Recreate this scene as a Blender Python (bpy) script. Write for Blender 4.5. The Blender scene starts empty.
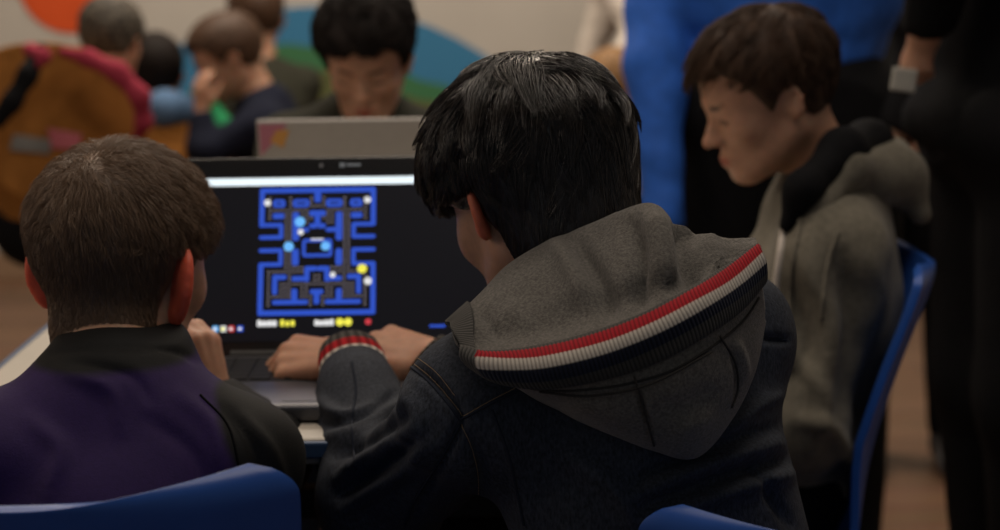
import bpy, bmesh, math, random
import numpy as np
from mathutils import Vector, Matrix, Euler
from mathutils.bvhtree import BVHTree
R_ = math.radians
rng = np.random.default_rng(7); random.seed(7)
sc = bpy.context.scene
COL = sc.collection
# ------------------------------------------------------------------ camera
cd = bpy.data.cameras.new('camera'); cam = bpy.data.objects.new('camera', cd); COL.objects.link(cam)
FPX = 1866.0
cd.sensor_width = 36.0; cd.lens = FPX/1000*36.0; cd.clip_start = 0.05; cd.clip_end = 60
cam.location = (0, 0, 1.21)
CM = Matrix.Rotation(R_(90-9.6), 3, 'X') @ Matrix.Rotation(R_(-0.8), 3, 'Z')
cam.rotation_euler = CM.to_euler()
cd.dof.use_dof = True; cd.dof.focus_distance = 1.56; cd.dof.aperture_fstop = 4.1; cd.dof.aperture_blades = 7
sc.camera = cam
CMn = np.array(CM); CP = np.array(cam.location)
def P(px, py, Y):
    """world point seen at pixel (px, py) on the plane y = Y"""
    d = CMn @ np.array([(px-500)/FPX, (265-py)/FPX, -1.0])
    return CP + d*(Y/d[1])
# ------------------------------------------------------------------ world, light, exposure
sc.view_settings.view_transform = 'Standard'; sc.view_settings.look = 'None'
sc.view_settings.gamma = 1; sc.view_settings.use_curve_mapping = False
sc.view_settings.exposure = 0.0
w = bpy.data.worlds.new('world'); sc.world = w; w.use_nodes = True
w.node_tree.nodes['Background'].inputs[0].default_value = (0.85, 0.92, 1.0, 1)
w.node_tree.nodes['Background'].inputs[1].default_value = 0.11
def area(name, loc, tgt, size, power, color, sizey=None):
    l = bpy.data.lights.new(name, 'AREA'); l.energy = power; l.color = color
    l.shape = 'RECTANGLE'; l.size = size; l.size_y = sizey or size
    o = bpy.data.objects.new(name, l); COL.objects.link(o); o.location = loc
    o.rotation_euler = (Vector(tgt)-Vector(loc)).to_track_quat('-Z', 'Y').to_euler()
    return o
area('jacket_fill_lamp', (-0.6, 5.0, 2.95), (-0.6, 5.2, 0), 1.6, 75, (1.0, 0.86, 0.70), 1.0)
area('jacket_fill_lamp', (1.4, 4.2, 2.95), (1.2, 4.4, 0), 1.2, 26, (1.0, 0.86, 0.70), 1.0)
area('jacket_fill_lamp', (-0.9, 2.6, 2.95), (-0.5, 2.4, 0.8), 0.8, 13, (1.0, 0.85, 0.70), 0.8)
area('side_window_light', (-2.7, 1.6, 1.9), (0.6, 2.3, 0.9), 1.4, 9, (1.0, 0.83, 0.68), 1.2)
area('jacket_fill_lamp', (.35, 2.1, 2.95), (.55, 3.4, 1.1), 0.9, 15, (1.0, 0.88, 0.76), 0.6)  # added fill light aimed to brighten the blue jacket, not a fitting of the room
area('jacket_fill_lamp', (0.2, 1.3, 2.95), (0.2, 1.5, 0.8), 1.0, 9, (1.0, 0.88, 0.76), 0.6)
# ------------------------------------------------------------------ materials
def mat(name, col, rough=0.8, spec=0.3, noise=None, bump=0.0, bscale=300, attr=False, sss=0.0, metal=0.0, emit=None, estr=1.0,
        weave=False, rib=None, sheen=0.0, stretch=(1, 1, 1), coat=0.0):
    m = bpy.data.materials.new(name); m.use_nodes = True
    N, L = m.node_tree.nodes, m.node_tree.links
    b = N['Principled BSDF']
    b.inputs['Roughness'].default_value = rough; b.inputs['Specular IOR Level'].default_value = spec
    b.inputs['Metallic'].default_value = metal
    if coat: b.inputs['Coat Weight'].default_value = coat
    if sheen: b.inputs['Sheen Weight'].default_value = sheen; b.inputs['Sheen Roughness'].default_value = 0.5
    tc = N.new('ShaderNodeTexCoord'); mp = N.new('ShaderNodeMapping'); L.new(tc.outputs['Object'], mp.inputs[0])
    mp.inputs['Scale'].default_value = stretch
    c = N.new('ShaderNodeRGB'); c.outputs[0].default_value = (*col, 1); out = c.outputs[0]
    if attr:
        a = N.new('ShaderNodeAttribute'); a.attribute_name = 'Col'
        mx = N.new('ShaderNodeMix'); mx.data_type = 'RGBA'; mx.blend_type = 'MULTIPLY'; mx.inputs[0].default_value = 1
        L.new(out, mx.inputs[6]); L.new(a.outputs['Color'], mx.inputs[7]); out = mx.outputs[2]
    if noise:
        ns = N.new('ShaderNodeTexNoise'); ns.inputs['Scale'].default_value = noise[0]; ns.inputs['Detail'].default_value = 3
        L.new(mp.outputs[0], ns.inputs['Vector'])
        mr = N.new('ShaderNodeMapRange'); mr.inputs['From Min'].default_value = 0.3; mr.inputs['From Max'].default_value = 0.7
        mr.inputs['To Min'].default_value = 1-noise[1]; mr.inputs['To Max'].default_value = 1+noise[1]
        L.new(ns.outputs['Fac'], mr.inputs['Value'])
        mx = N.new('ShaderNodeVectorMath'); mx.operation = 'SCALE'
        L.new(out, mx.inputs[0]); L.new(mr.outputs[0], mx.inputs['Scale']); out = mx.outputs[0]
    L.new(out, b.inputs['Base Color'])
    h = None
    if bump:
        n2 = N.new('ShaderNodeTexNoise'); n2.inputs['Scale'].default_value = bscale; n2.inputs['Detail'].default_value = 4
        L.new(mp.outputs[0], n2.inputs['Vector']); h = n2.outputs['Fac']
    if weave:
        wv = N.new('ShaderNodeTexWave'); wv.wave_type = 'BANDS'; wv.bands_direction = 'DIAGONAL'
        wv.inputs['Scale'].default_value = 260; wv.inputs['Distortion'].default_value = 2
        L.new(tc.outputs['Object'], wv.inputs['Vector'])
        ad = N.new('ShaderNodeMath'); ad.operation = 'ADD'; L.new(wv.outputs['Fac'], ad.inputs[0])
        if h: L.new(h, ad.inputs[1])
        h = ad.outputs[0]
    if rib:
        wv = N.new('ShaderNodeTexWave'); wv.wave_type = 'BANDS'; wv.bands_direction = 'X'; wv.inputs['Scale'].default_value = rib
        L.new(tc.outputs['UV'], wv.inputs['Vector']); h = wv.outputs['Fac']
        mr = N.new('ShaderNodeMapRange'); mr.inputs['To Min'].default_value = 0.45; mr.inputs['To Max'].default_value = 1.15
        L.new(h, mr.inputs['Value']); mx = N.new('ShaderNodeVectorMath'); mx.operation = 'SCALE'
        L.new(out, mx.inputs[0]); L.new(mr.outputs[0], mx.inputs['Scale']); L.new(mx.outputs[0], b.inputs['Base Color'])
    if h:
        bp = N.new('ShaderNodeBump'); bp.inputs['Strength'].default_value = bump or 0.5; bp.inputs['Distance'].default_value = 0.001
        L.new(h, bp.inputs['Height']); L.new(bp.outputs[0], b.inputs['Normal'])
    if sss:
        b.inputs['Subsurface Weight'].default_value = sss; b.inputs['Subsurface Radius'].default_value = (1.0, 0.25, 0.12)
        b.inputs['Subsurface Scale'].default_value = 0.012
    if emit:
        b.inputs['Emission Color'].default_value = (*emit, 1); b.inputs['Emission Strength'].default_value = estr
    return m
def srgb(r, g, b):
    f = lambda c: (c/255/12.92) if c/255 <= 0.04045 else ((c/255+0.055)/1.055)**2.4
    return (f(r), f(g), f(b))
M = {}
M['skin'] = mat('skin', (0.50, 0.27, 0.175), 0.5, 0.35, (90, .08), 0.15, 500, attr=True, sss=0.35)
M['hair_dark'] = mat('hair_dark', (0.016, 0.011, 0.009), 0.27, 0.8)
M['hair_brown'] = mat('hair_brown', (0.19, 0.115, 0.068), 0.45, 0.5)
M['hair_far'] = mat('hair_far', (0.009, 0.006, 0.005), 0.75, 0.15, (60, .4), 0.8, 120)
M['hair_chestnut'] = mat('hair_chestnut', (0.05, 0.024, 0.012), 0.6, 0.3, (60, .3), 0.8, 120)
M['hair_light'] = mat('hair_light', (0.22, 0.12, 0.05), 0.6, 0.3, (60, .3), 0.8, 120)
M['hair_grey'] = mat('hair_grey', (0.06, 0.05, 0.038), 0.7, 0.3, (70, .9), 1.0, 60)
M['denim'] = mat('denim', (0.030, 0.035, 0.047), 0.85, 0.2, (420, .45), 0.6, 900, attr=True, stretch=(1, 1, .45))
M['fleece'] = mat('fleece', (0.125, 0.115, 0.102), 0.95, 0.1, (420, .35), 0.9, 900, sheen=0.15, attr=True)
M['rib'] = mat('rib', (1, 1, 1), 0.9, 0.1, bump=0.8, rib=1.0, attr=True)
M['stitch'] = mat('stitch', (0.32, 0.22, 0.12), 0.8, 0.2)
M['seam'] = mat('seam', (0.020, 0.024, 0.036), 0.9, 0.1)
M['grey_seam'] = mat('grey_seam', (0.04, 0.037, 0.034), 0.9, 0.1)
M['sport'] = mat('sport', (1, 1, 1), 0.75, 0.25, (200, .08), 0.3, 500, attr=True)
M['black_cloth'] = mat('black_cloth', (0.006, 0.006, 0.007), 0.9, 0.1, (80, .2), 0.3, 300)
M['jeans'] = mat('jeans', (0.03, 0.04, 0.07), 0.9, 0.1, (80, .2), 0.3, 300)
M['navy'] = mat('navy', (0.009, 0.011, 0.022), 0.9, 0.1, (80, .2), 0.3, 300)
M['blue_cloth'] = mat('blue_cloth', (0.03, 0.13, 0.55), 0.7, 0.2, (40, .15), 0.3, 200)
M['khaki'] = mat('khaki', (0.15, 0.135, 0.105), 0.95, 0.1, (120, .15), 0.6, 500, sheen=0.1)
M['orange'] = mat('orange', (0.30, 0.125, 0.03), 0.9, 0.1, (30, .15), 0.3, 200)
M['crimson'] = mat('crimson', (0.30, 0.035, 0.06), 0.9, 0.1, (60, .1), 0.3, 200)
M['green_cloth'] = mat('green_cloth', (0.02, 0.2, 0.08), 0.9, 0.1, (60, .1), 0.3, 200)
M['steel_blue'] = mat('steel_blue', (0.09, 0.16, 0.28), 0.9, 0.1, (60, .1), 0.3, 200)
M['white_cloth'] = mat('white_cloth', (0.62, 0.56, 0.5), 0.9, 0.1, (60, .1), 0.3, 200)
M['dark_green'] = mat('dark_green', (0.03, 0.03, 0.022), 0.9, 0.1, (60, .1), 0.3, 200)
M['grey_print'] = mat('grey_print', (0.2, 0.2, 0.19), 0.8, 0.1)
M['pink_print'] = mat('pink_print', (0.5, 0.14, 0.17), 0.8, 0.1)
M['shoe'] = mat('shoe', (0.05, 0.05, 0.055), 0.6, 0.3, (60, .2), 0.2, 100)
M['chair'] = mat('chair', (0.018, 0.085, 0.37), 0.36, 0.45, (25, .05), 0.12, 900)
M['metal'] = mat('metal', (0.45, 0.45, 0.46), 0.3, 0.5, metal=1.0, noise=(40, .05))
M['dark_metal'] = mat('dark_metal', (0.015, 0.014, 0.014), 0.5, 0.3, noise=(40, .1))
M['table'] = mat('table', (0.46, 0.42, 0.36), 0.45, 0.4, (12, .04))
M['blue_edge'] = mat('blue_edge', (0.04, 0.08, 0.17), 0.5, 0.3, (30, .05))
M['lap_grey'] = mat('lap_grey', (0.11, 0.11, 0.12), 0.38, 0.5, (200, .06), metal=0.6)
M['lap_black'] = mat('lap_black', (0.008, 0.008, 0.009), 0.25, 0.5, (100, .05))
M['lap_silver'] = mat('lap_silver', (0.40, 0.375, 0.35), 0.5, 0.4, (100, .03), metal=0.2)
M['key'] = mat('key', (0.01, 0.01, 0.011), 0.6, 0.3, (100, .05))
M['eye'] = mat('eye', (0.02, 0.015, 0.012), 0.3, 0.5)
M['eye_white'] = mat('eye_white', (0.6, 0.55, 0.5), 0.3, 0.5)
M['paper'] = mat('paper', (0.33, 0.32, 0.29), 0.8, 0.2, (20, .03))
def em(name, c, s): return mat(name, (0.004, 0.004, 0.005), 0.35, 0.3, emit=c, estr=s)
M['scr'] = em('screen_black', srgb(9, 9, 14), 1.0)
M['s_blue'] = em('screen_blue', srgb(48, 84, 200), 0.95)
M['s_white'] = em('screen_white', (0.80, 0.9, 0.95), 1.15)
M['s_dot'] = em('screen_dot', srgb(120, 112, 118), 1.0)
M['s_text'] = em('screen_text', srgb(225, 225, 225), 1.0)
M['s_sky'] = em('screen_sky', srgb(105, 180, 245), 1.1)
M['s_yel'] = em('screen_yellow', srgb(235, 228, 80), 1.1)
M['s_red'] = em('screen_red', srgb(200, 60, 70), 1.0)
M['s_line'] = em('screen_corridor', srgb(8, 8, 12), 1.0)
# ------------------------------------------------------------------ mesh helpers
def link(o, parent=None):
    COL.objects.link(o)
    if parent is not None:
        o.parent = parent
    return o
def make(name, V, F, mats, parent=None, smooth=True, col=None, mi=None, uv=None, origin=None):
    """world-space verts -> object; origin = parent's location when there is one"""
    V = np.asarray(V, float)
    o0 = np.array(parent_world(parent)) if parent is not None else (np.array(origin) if origin is not None else np.zeros(3))
    me = bpy.data.meshes.new(name)
    me.from_pydata((V-o0).tolist(), [], F.tolist() if isinstance(F, np.ndarray) else F)
    if not isinstance(mats, (list, tuple)): mats = [mats]
    for m in mats: me.materials.append(m)
    if mi is not None: me.polygons.foreach_set('material_index', np.asarray(mi, np.int32))
    if smooth: me.polygons.foreach_set('use_smooth', [True]*len(me.polygons))
    ca = me.color_attributes.new('Col', 'FLOAT_COLOR', 'POINT')
    c = np.ones((len(V), 4), np.float32)
    if col is not None: c[:, :3] = col
    ca.data.foreach_set('color', c.ravel())
    if uv is not None:
        ul = me.uv_layers.new(name='UVMap'); li = np.zeros(len(me.loops), np.int32); me.loops.foreach_get('vertex_index', li)
        ul.data.foreach_set('uv', np.asarray(uv, np.float32)[li].ravel())
    me.update()
    o = bpy.data.objects.new(name, me)
    if parent is None: o.location = o0
    return link(o, parent)
def parent_world(o):
    v = Vector((0, 0, 0))
    while o is not None: v += Vector(o.location); o = o.parent
    return v
def tag(o, label, cat, group=None):
    o['label'] = label; o['category'] = cat
    if group: o['group'] = group
    return o
def thing(name, loc, label, cat, group=None, rz=0):
    o = bpy.data.objects.new(name, None); link(o); o.location = Vector(loc); o.rotation_euler.z = rz; o.empty_display_size = .05
    return tag(o, label, cat, group)
def bm_obj(name, bm, mats, parent=None, smooth=False, loc=None):
    me = bpy.data.meshes.new(name); bm.to_mesh(me); bm.free()
    if not isinstance(mats, (list, tuple)): mats = [mats]
    for m in mats: me.materials.append(m)
    if smooth: me.polygons.foreach_set('use_smooth', [True]*len(me.polygons))
    o = bpy.data.objects.new(name, me)
    if loc is not None: o.location = loc
    return link(o, parent)
def bx(bm, c, s, bev=0.0, rot=None, mi=0, seg=2):
    r = bmesh.ops.create_cube(bm, size=1); vs = r['verts']
    bmesh.ops.scale(bm, vec=s, verts=vs)
    if bev:
        es = list({e for v in vs for e in v.link_edges})
        g = bmesh.ops.bevel(bm, geom=es, offset=bev, segments=seg, affect='EDGES', profile=0.5)
        vs = list({v for f in g['faces'] for v in f.verts} | {v for v in vs if v.is_valid})
    if rot is not None: bmesh.ops.rotate(bm, cent=(0, 0, 0), matrix=rot, verts=vs)
    bmesh.ops.translate(bm, vec=c, verts=vs)
    for f in {f for v in vs for f in v.link_faces}: f.material_index = mi
    return vs
def tube_vf(pts, rad, n=8, cap=True):
    """tube along polyline -> verts, faces"""
    pts = np.asarray(pts, float); k = len(pts); rad = np.broadcast_to(rad, (k,))
    T = np.gradient(pts, axis=0); T /= np.linalg.norm(T, axis=1)[:, None]+1e-12
    up = np.array([0, 0, 1.0]) if abs(T[0][2]) < .9 else np.array([1.0, 0, 0])
    A = np.cross(T[0], up); A /= np.linalg.norm(A); As = []
    for t in T:
        A = A-t*np.dot(A, t); A /= np.linalg.norm(A); As.append(A.copy())
    As = np.array(As); B = np.cross(T, As); a = np.arange(n)/n*2*np.pi
    V = pts[:, None]+rad[:, None, None]*(np.cos(a)[None, :, None]*As[:, None]+np.sin(a)[None, :, None]*B[:, None])
    V = V.reshape(-1, 3); F = []
    for i in range(k-1):
        for j in range(n):
            F.append((i*n+j, i*n+(j+1) % n, (i+1)*n+(j+1) % n, (i+1)*n+j))
    if cap: F.append(tuple(range(n))[::-1]); F.append(tuple((k-1)*n+j for j in range(n)))
    return V, F
def join_vf(lst):
    V = []; F = []; o = 0
    for v, f in lst:
        V.append(v); F += [tuple(i+o for i in q) for q in f]; o += len(v)
    return np.concatenate(V), F
def cr(pts, n):
    """Catmull-Rom resample along axis 0 to n samples"""
    p = np.asarray(pts, float); k = len(p); q = np.concatenate([[2*p[0]-p[1]], p, [2*p[-1]-p[-2]]])
    t = np.linspace(0, k-1, n); i = np.minimum(t.astype(int), k-2); f = (t-i).reshape((-1,)+(1,)*(p.ndim-1))
    a, b, c, d = q[i], q[i+1], q[i+2], q[i+3]
    return .5*((2*b)+(-a+c)*f+(2*a-5*b+4*c-d)*f*f+(-a+3*b-3*c+d)*f**3)
# ------------------------------------------------------------------ signed distance modelling
def smin(a, b, k):
    h = np.maximum(k-np.abs(a-b), 0)/k
    return np.minimum(a, b)-h*h*k*.25
def smax(a, b, k): return -smin(-a, -b, k)
def E(p, c, r, Rm=None):
    q = p-np.asarray(c, np.float32)
    if Rm is not None: q = q @ np.asarray(Rm, np.float32)
    r = np.asarray(r, np.float32)
    k0 = np.linalg.norm(q/r, axis=1); k1 = np.linalg.norm(q/(r*r), axis=1)+1e-9
    return k0*(k0-1)/k1
def RC(p, a, b, ra, rb):
    a = np.asarray(a, np.float32); b = np.asarray(b, np.float32); ab = b-a
    t = np.clip(((p-a) @ ab)/(ab @ ab+1e-12), 0, 1)
    return np.linalg.norm(p-a-t[:, None]*ab, axis=1)-(ra+(rb-ra)*t)
def CH(p, pts, rs, k=.02):
    d = None
    for i in range(len(pts)-1):
        e = RC(p, pts[i], pts[i+1], rs[i], rs[i+1]); d = e if d is None else smin(d, e, k)
    return d
_nd = rng.normal(size=(14, 3)); _nd /= np.linalg.norm(_nd, axis=1)[:, None]; _np = rng.uniform(0, 6.28, 14)
def noise(p, s, st=(1, 1, 1)):
    q = p*np.asarray(st, np.float32)*s; o = 0
    for i in range(14):
        f = .6+1.3*(i/13); o = o+np.sin(q @ _nd[i]*f*2.2+_np[i]+1.5*np.sin(q @ _nd[(i+5) % 14]*.7))/(1+.3*i)
    return o/3.5
def polygonise(fn, lo, hi, h):
    lo = np.asarray(lo, float); hi = np.asarray(hi, float); B = 8
    nb = np.ceil((hi-lo)/h/B).astype(int)+1
    g = np.stack(np.meshgrid(*[np.arange(n) for n in nb], indexing='ij'), -1).reshape(-1, 3)
    cen = (lo+(g*B+3.5)*h).astype(np.float32)
    dc = np.concatenate([fn(cen[i:i+200000]) for i in range(0, len(cen), 200000)])
    D = np.broadcast_to(np.where(dc < 0, -1., 1.).astype(np.float32)[:, None], (len(cen), B**3)).copy()
    near = np.where(np.abs(dc) < 7.0*h*1.9+.006)[0]
    off = np.stack(np.meshgrid(*[np.arange(B)]*3, indexing='ij'), -1).reshape(-1, 3)
    for s in range(0, len(near), 1500):
        ix = near[s:s+1500]
        p = (lo+((g[ix]*B)[:, None]+off[None])*h).astype(np.float32).reshape(-1, 3)
        D[ix] = fn(p).reshape(len(ix), -1)
    D = D.reshape(*nb, B, B, B).transpose(0, 3, 1, 4, 2, 5).reshape(nb*B)
    D[0] = D[-1] = 1; D[:, 0] = D[:, -1] = 1; D[:, :, 0] = D[:, :, -1] = 1
    S = D < 0; n = np.array(S.shape)-1
    cnt = np.zeros(n, np.int8)
    for i in (0, 1):
        for j in (0, 1):
            for k in (0, 1): cnt += S[i:i+n[0], j:j+n[1], k:k+n[2]]
    act = (cnt > 0) & (cnt < 8); C = np.argwhere(act); idx = -np.ones(n, np.int64); idx[act] = np.arange(len(C))
    acc = np.zeros((len(C), 3)); num = np.zeros(len(C))
    for ax in range(3):
        o1, o2 = [a for a in range(3) if a != ax]
        for i in (0, 1):
            for j in (0, 1):
                a = C.copy(); a[:, o1] += i; a[:, o2] += j; b = a.copy(); b[:, ax] += 1
                da = D[a[:, 0], a[:, 1], a[:, 2]]; db = D[b[:, 0], b[:, 1], b[:, 2]]
                m = (da < 0) != (db < 0); t = np.clip(da/(da-db+1e-12), .02, .98)
                pt = a.astype(float); pt[:, ax] += t; acc[m] += pt[m]; num[m] += 1
    V = lo+acc/num[:, None]*h
    Fs = []
    for ax in range(3):
        o1, o2 = [(1, 2), (2, 0), (0, 1)][ax]
        a = np.take(S, range(S.shape[ax]-1), ax); b = np.take(S, range(1, S.shape[ax]), ax)
        e = np.argwhere(a != b); e = e[(e[:, o1] > 0) & (e[:, o2] > 0) & (e[:, o1] < n[o1]) & (e[:, o2] < n[o2])]
        fl = S[e[:, 0], e[:, 1], e[:, 2]]
        q = []
        for (i, j) in ((1, 1), (0, 1), (0, 0), (1, 0)):
            c = e.copy(); c[:, o1] -= i; c[:, o2] -= j; q.append(idx[c[:, 0], c[:, 1], c[:, 2]])
        q = np.stack(q, 1); q[~fl] = q[~fl][:, ::-1]; Fs.append(q)
    F = np.concatenate(Fs); F = F[(F >= 0).all(1)]
    # light smoothing
    for it in range(2):
        s = np.zeros_like(V); c = np.zeros(len(V))
        for a in range(4):
            b = (a+1) % 4
            np.add.at(s, F[:, a], V[F[:, b]]); np.add.at(c, F[:, a], 1)
            np.add.at(s, F[:, b], V[F[:, a]]); np.add.at(c, F[:, b], 1)
        V = V+.5*(s/np.maximum(c, 1)[:, None]-V)
    return V, F
# ------------------------------------------------------------------ heads
class Head:
    def __init__(s, c, yaw, pitch, roll=0, sc=1.0, es=1.0, fl=31):
        s.es = es; s.fl = fl
        s.c = np.array(c, float); s.s = sc
        s.R = np.array(Matrix.Rotation(R_(yaw), 3, 'Z') @ Matrix.Rotation(R_(-pitch), 3, 'X') @ Matrix.Rotation(R_(roll), 3, 'Y'))
    def L(s, p): return ((p-s.c) @ s.R/s.s).astype(np.float32)
    def W(s, q): return s.c+(np.asarray(q, float)*s.s) @ s.R.T
    def skull(s, q):
        d = E(q, (0, -.012, .028), (.075, .096, .086))
        d = smin(d, E(q, (0, .03, .028), (.062, .062, .064)), .03)
        return smin(d, E(q, (0, .026, -.045), (.054, .060, .066)), .035)
    def d(s, p, ears=True):
        q = s.L(p); f = s.skull(q); a = np.abs(q[:, 0:1]); m = np.concatenate([a, q[:, 1:]], 1)
        f = smin(f, RC(m, (.050, -.008, -.052), (.02, .066, -.092), .018, .018), .03)
        f = smin(f, E(m, (.0, .074, -.094), (.019, .017, .017)), .02)
        f = smin(f, E(m, (.040, .056, -.022), (.024, .026, .026)), .02)
        f = smin(f, RC(m, (.010, .086, .018), (.040, .072, .019), .008, .007), .014)
        f = smax(f, -E(m, (.031, .105, .001), (.018, .022, .013)), .014)
        f = smin(f, E(m, (.031, .0735, .000), (.0165, .0145, .0125)), .004)
        f = smin(f, RC(m, (0, .086, .002), (0, .110, -.031), .0075, .0105), .012)
        f = smin(f, E(m, (.011, .098, -.034), (.009, .010, .008)), .007)
        f = smin(f, E(m, (0, .083, -.064), (.024, .016, .017)), .012)
        f = smin(f, RC(m, (0, .0975, -.060), (.017, .088, -.063), .0058, .003), .005)
        f = smin(f, RC(m, (0, .0965, -.071), (.015, .088, -.070), .0066, .003), .005)
        if ears:
            c, sn = math.cos(R_(s.fl)), math.sin(R_(s.fl))
            # ear frame: disc normal leans forward, flares out backwards
            e = (m-np.array((.074+.007*s.es, -.016, -.008-.006*(s.es-1)*10*.3), np.float32))/s.es
            x = e[:, 0]*c+e[:, 1]*sn; y = -e[:, 0]*sn+e[:, 1]*c; z = e[:, 2]-.12*e[:, 1]
            ee = np.stack([x, y, z], 1)
            d = E(ee, (0, 0, .004), (.0075, .019, .030)); d = smin(d, E(ee, (-.002, .004, -.022), (.006, .010, .012)), .008)
            d = smax(d, -E(ee, (.009, .003, .004), (.0085, .012, .020)), .004)
            f = smin(f, d*s.es, .008)
        return f*s.s
def hairline(kind):
    if kind == 'short': return ([-.12, -.09, -.06, -.03, -.018, -.004, .012, .03, .05, .075, .10], [-.105, -.104, -.092, -.052, -.01, .03, .0, .03, .052, .060, .060])
    if kind == 'long': return ([-.12, -.09, -.05, -.03, -.012, .006, .03, .05, .075, .10], [-.115, -.112, -.085, -.035, .004, .000, .012, .035, .035, .032])
    return ([-.12, -.09, -.05, -.03, -.015, .0, .02, .04, .055, .075, .10], [-.062, -.058, -.045, -.03, .022, .01, -.012, .028, .055, .064, .064])
def hair_cap(hd, kind, th, top=0.0):
    ys, zs = hairline(kind)
    def core(q):
        t = th+top*np.clip(q[:, 2]/.1, 0, 1)
        d = hd.skull(q)-t
        if kind == 'long': d = smin(d, E(q, (0, -.052, -.052), (.060, .052, .060)), .04)
        if kind == 'short': d = smin(d, E(q, (.013, -.046, -.066), (.055, .047, .054)), .03)
        return d
    def fn(p):
        q = hd.L(p); zl = np.interp(q[:, 1], ys, zs).astype(np.float32)
        if kind == 'boy': zl = zl+(.006*np.sin(q[:, 0]*110+1)+.004*np.sin(q[:, 0]*230))*np.clip(q[:, 1]/.03, 0, 1)
        return smax(core(q), (zl-q[:, 2])*.8, .006)*hd.s
    def msk(q): return q[:, 2]-np.interp(q[:, 1], ys, zs)
    return fn, core, msk
def box_of(pts, pad):
    pts = np.asarray(pts); return pts.min(0)-pad, pts.max(0)+pad
def strands(hd, core, msk, n, length, rad, whorl, clumps, cfac, grav=.5, swirl=.35, lift=.002, fwd=0.0, seg=9, seed=1, jitter=.25, taper=.25, block=None, scut=0):
    r = np.random.default_rng(seed)
    # roots: random directions projected to the cap
    u = r.normal(size=(n*3, 3)); u /= np.linalg.norm(u, axis=1)[:, None]
    def proj(p, off, it=3):
        for _ in range(it):
            d = core(p)-off
            g = np.stack([core(p+np.array(e, np.float32))-core(p-np.array(e, np.float32)) for e in ((.001, 0, 0), (0, .001, 0), (0, 0, .001))], 1)
            g /= np.linalg.norm(g, axis=1)[:, None]+1e-9; p = p-g*np.reshape(d, (-1, 1))
        return p.astype(np.float32), g
    p0 = (u*np.array([.07, .09, .1])+np.array([0, -.01, 0])).astype(np.float32)
    p0, g = proj(p0, -.001, 4)
    k = msk(p0) > r.uniform(-.004, .004, len(p0)); p0 = p0[k][:n]; n = len(p0)
    wh = np.array(whorl)
    down = hd.R.T @ np.array([0, 0, -1.0])
    def sim(p, L, jit):
        P_ = [p]; q = p.copy()
        for i in range(seg):
            _, g = proj(q, 0, 1)
            v = q-wh; dist = np.linalg.norm(v, axis=1)[:, None]; v = v/(dist+1e-6)
            dr = v+np.cross(g, v)*swirl*np.exp(-dist/.05)+down*grav*np.clip(dist/.06, 0, 1.2)+np.array([0, fwd, 0])*np.clip(q[:, 1:2]/.05, 0, 1)+jit
            dr -= g*(dr*g).sum(1)[:, None]; dr /= np.linalg.norm(dr, axis=1)[:, None]+1e-9
            q = q+dr*(L/seg)[:, None]; t = (i+1)/seg
            q, _ = proj(q, (lift*np.sin(t*2.6)*1.0+lf*t)*np.clip((q[:, 2]+.045)/.09, .12, 1), 1); P_.append(q)
        return np.stack(P_, 1)
    lf = r.uniform(0, lift*1.3, n); jit = r.normal(size=(n, 3))*jitter*.5
    Lr = length*r.uniform(.55, 1.1, n)*((1-scut)*.6+(.4+.6*scut)*np.clip((p0[:, 2]+.06)/.13, 0, 1.2))
    S = sim(p0, Lr, jit)
    if clumps:
        ci = r.choice(n, clumps, replace=False); lf0 = lf; lf = r.uniform(.2*lift, lift*2.7, clumps)
        G = sim(p0[ci], Lr[ci]*1.08, jit[ci]*1.6); lf = lf0
        d2 = np.concatenate([((p0[i:i+2000, None]-p0[ci][None])**2).sum(-1).argmin(1) for i in range(0, n, 2000)])
        t = (np.linspace(0, 1, seg+1)**1.1)[None, :, None]*cfac
        S = S*(1-t)+G[d2]*t
    if block is not None:
        bad = np.maximum.accumulate(block(S.reshape(-1, 3)).reshape(S.shape[:2]), axis=1)
        lastok = np.maximum((~bad).sum(1)-1, 0)
        ii = np.minimum(np.arange(S.shape[1])[None], lastok[:, None]); S = np.take_along_axis(S, ii[..., None], 1)
        S = S[lastok >= 3]; n = len(S); S = S+1e-5*np.arange(S.shape[1])[None, :, None]*np.array([0, -.3, -1])
    S = hd.c+(S.astype(float)*hd.s) @ hd.R.T
    # triangular tubes
    k = seg+1; T = np.gradient(S, axis=1); T /= np.linalg.norm(T, axis=2)[..., None]+1e-9
    A = np.cross(T, r.normal(size=(n, 1, 3))); A /= np.linalg.norm(A, axis=2)[..., None]+1e-9; Bn = np.cross(T, A)
    rr = rad*r.uniform(.7, 1.2, n)[:, None]*(1-(1-taper)*np.linspace(0, 1, k)**1.5)[None]
    a = np.arange(3)/3*2*np.pi
    V = S[:, :, None]+rr[:, :, None, None]*(np.cos(a)[:, None]*A[:, :, None]+np.sin(a)[:, None]*Bn[:, :, None])
    base = (np.arange(n)*k*3)[:, None, None]+(np.arange(seg)*3)[None, :, None]; j = np.arange(3)[None, None]; j2 = (j+1) % 3
    F = np.stack([base+j, base+j2, base+3+j2, base+3+j], -1).reshape(-1, 4)
    return V.reshape(-1, 3), F
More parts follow.
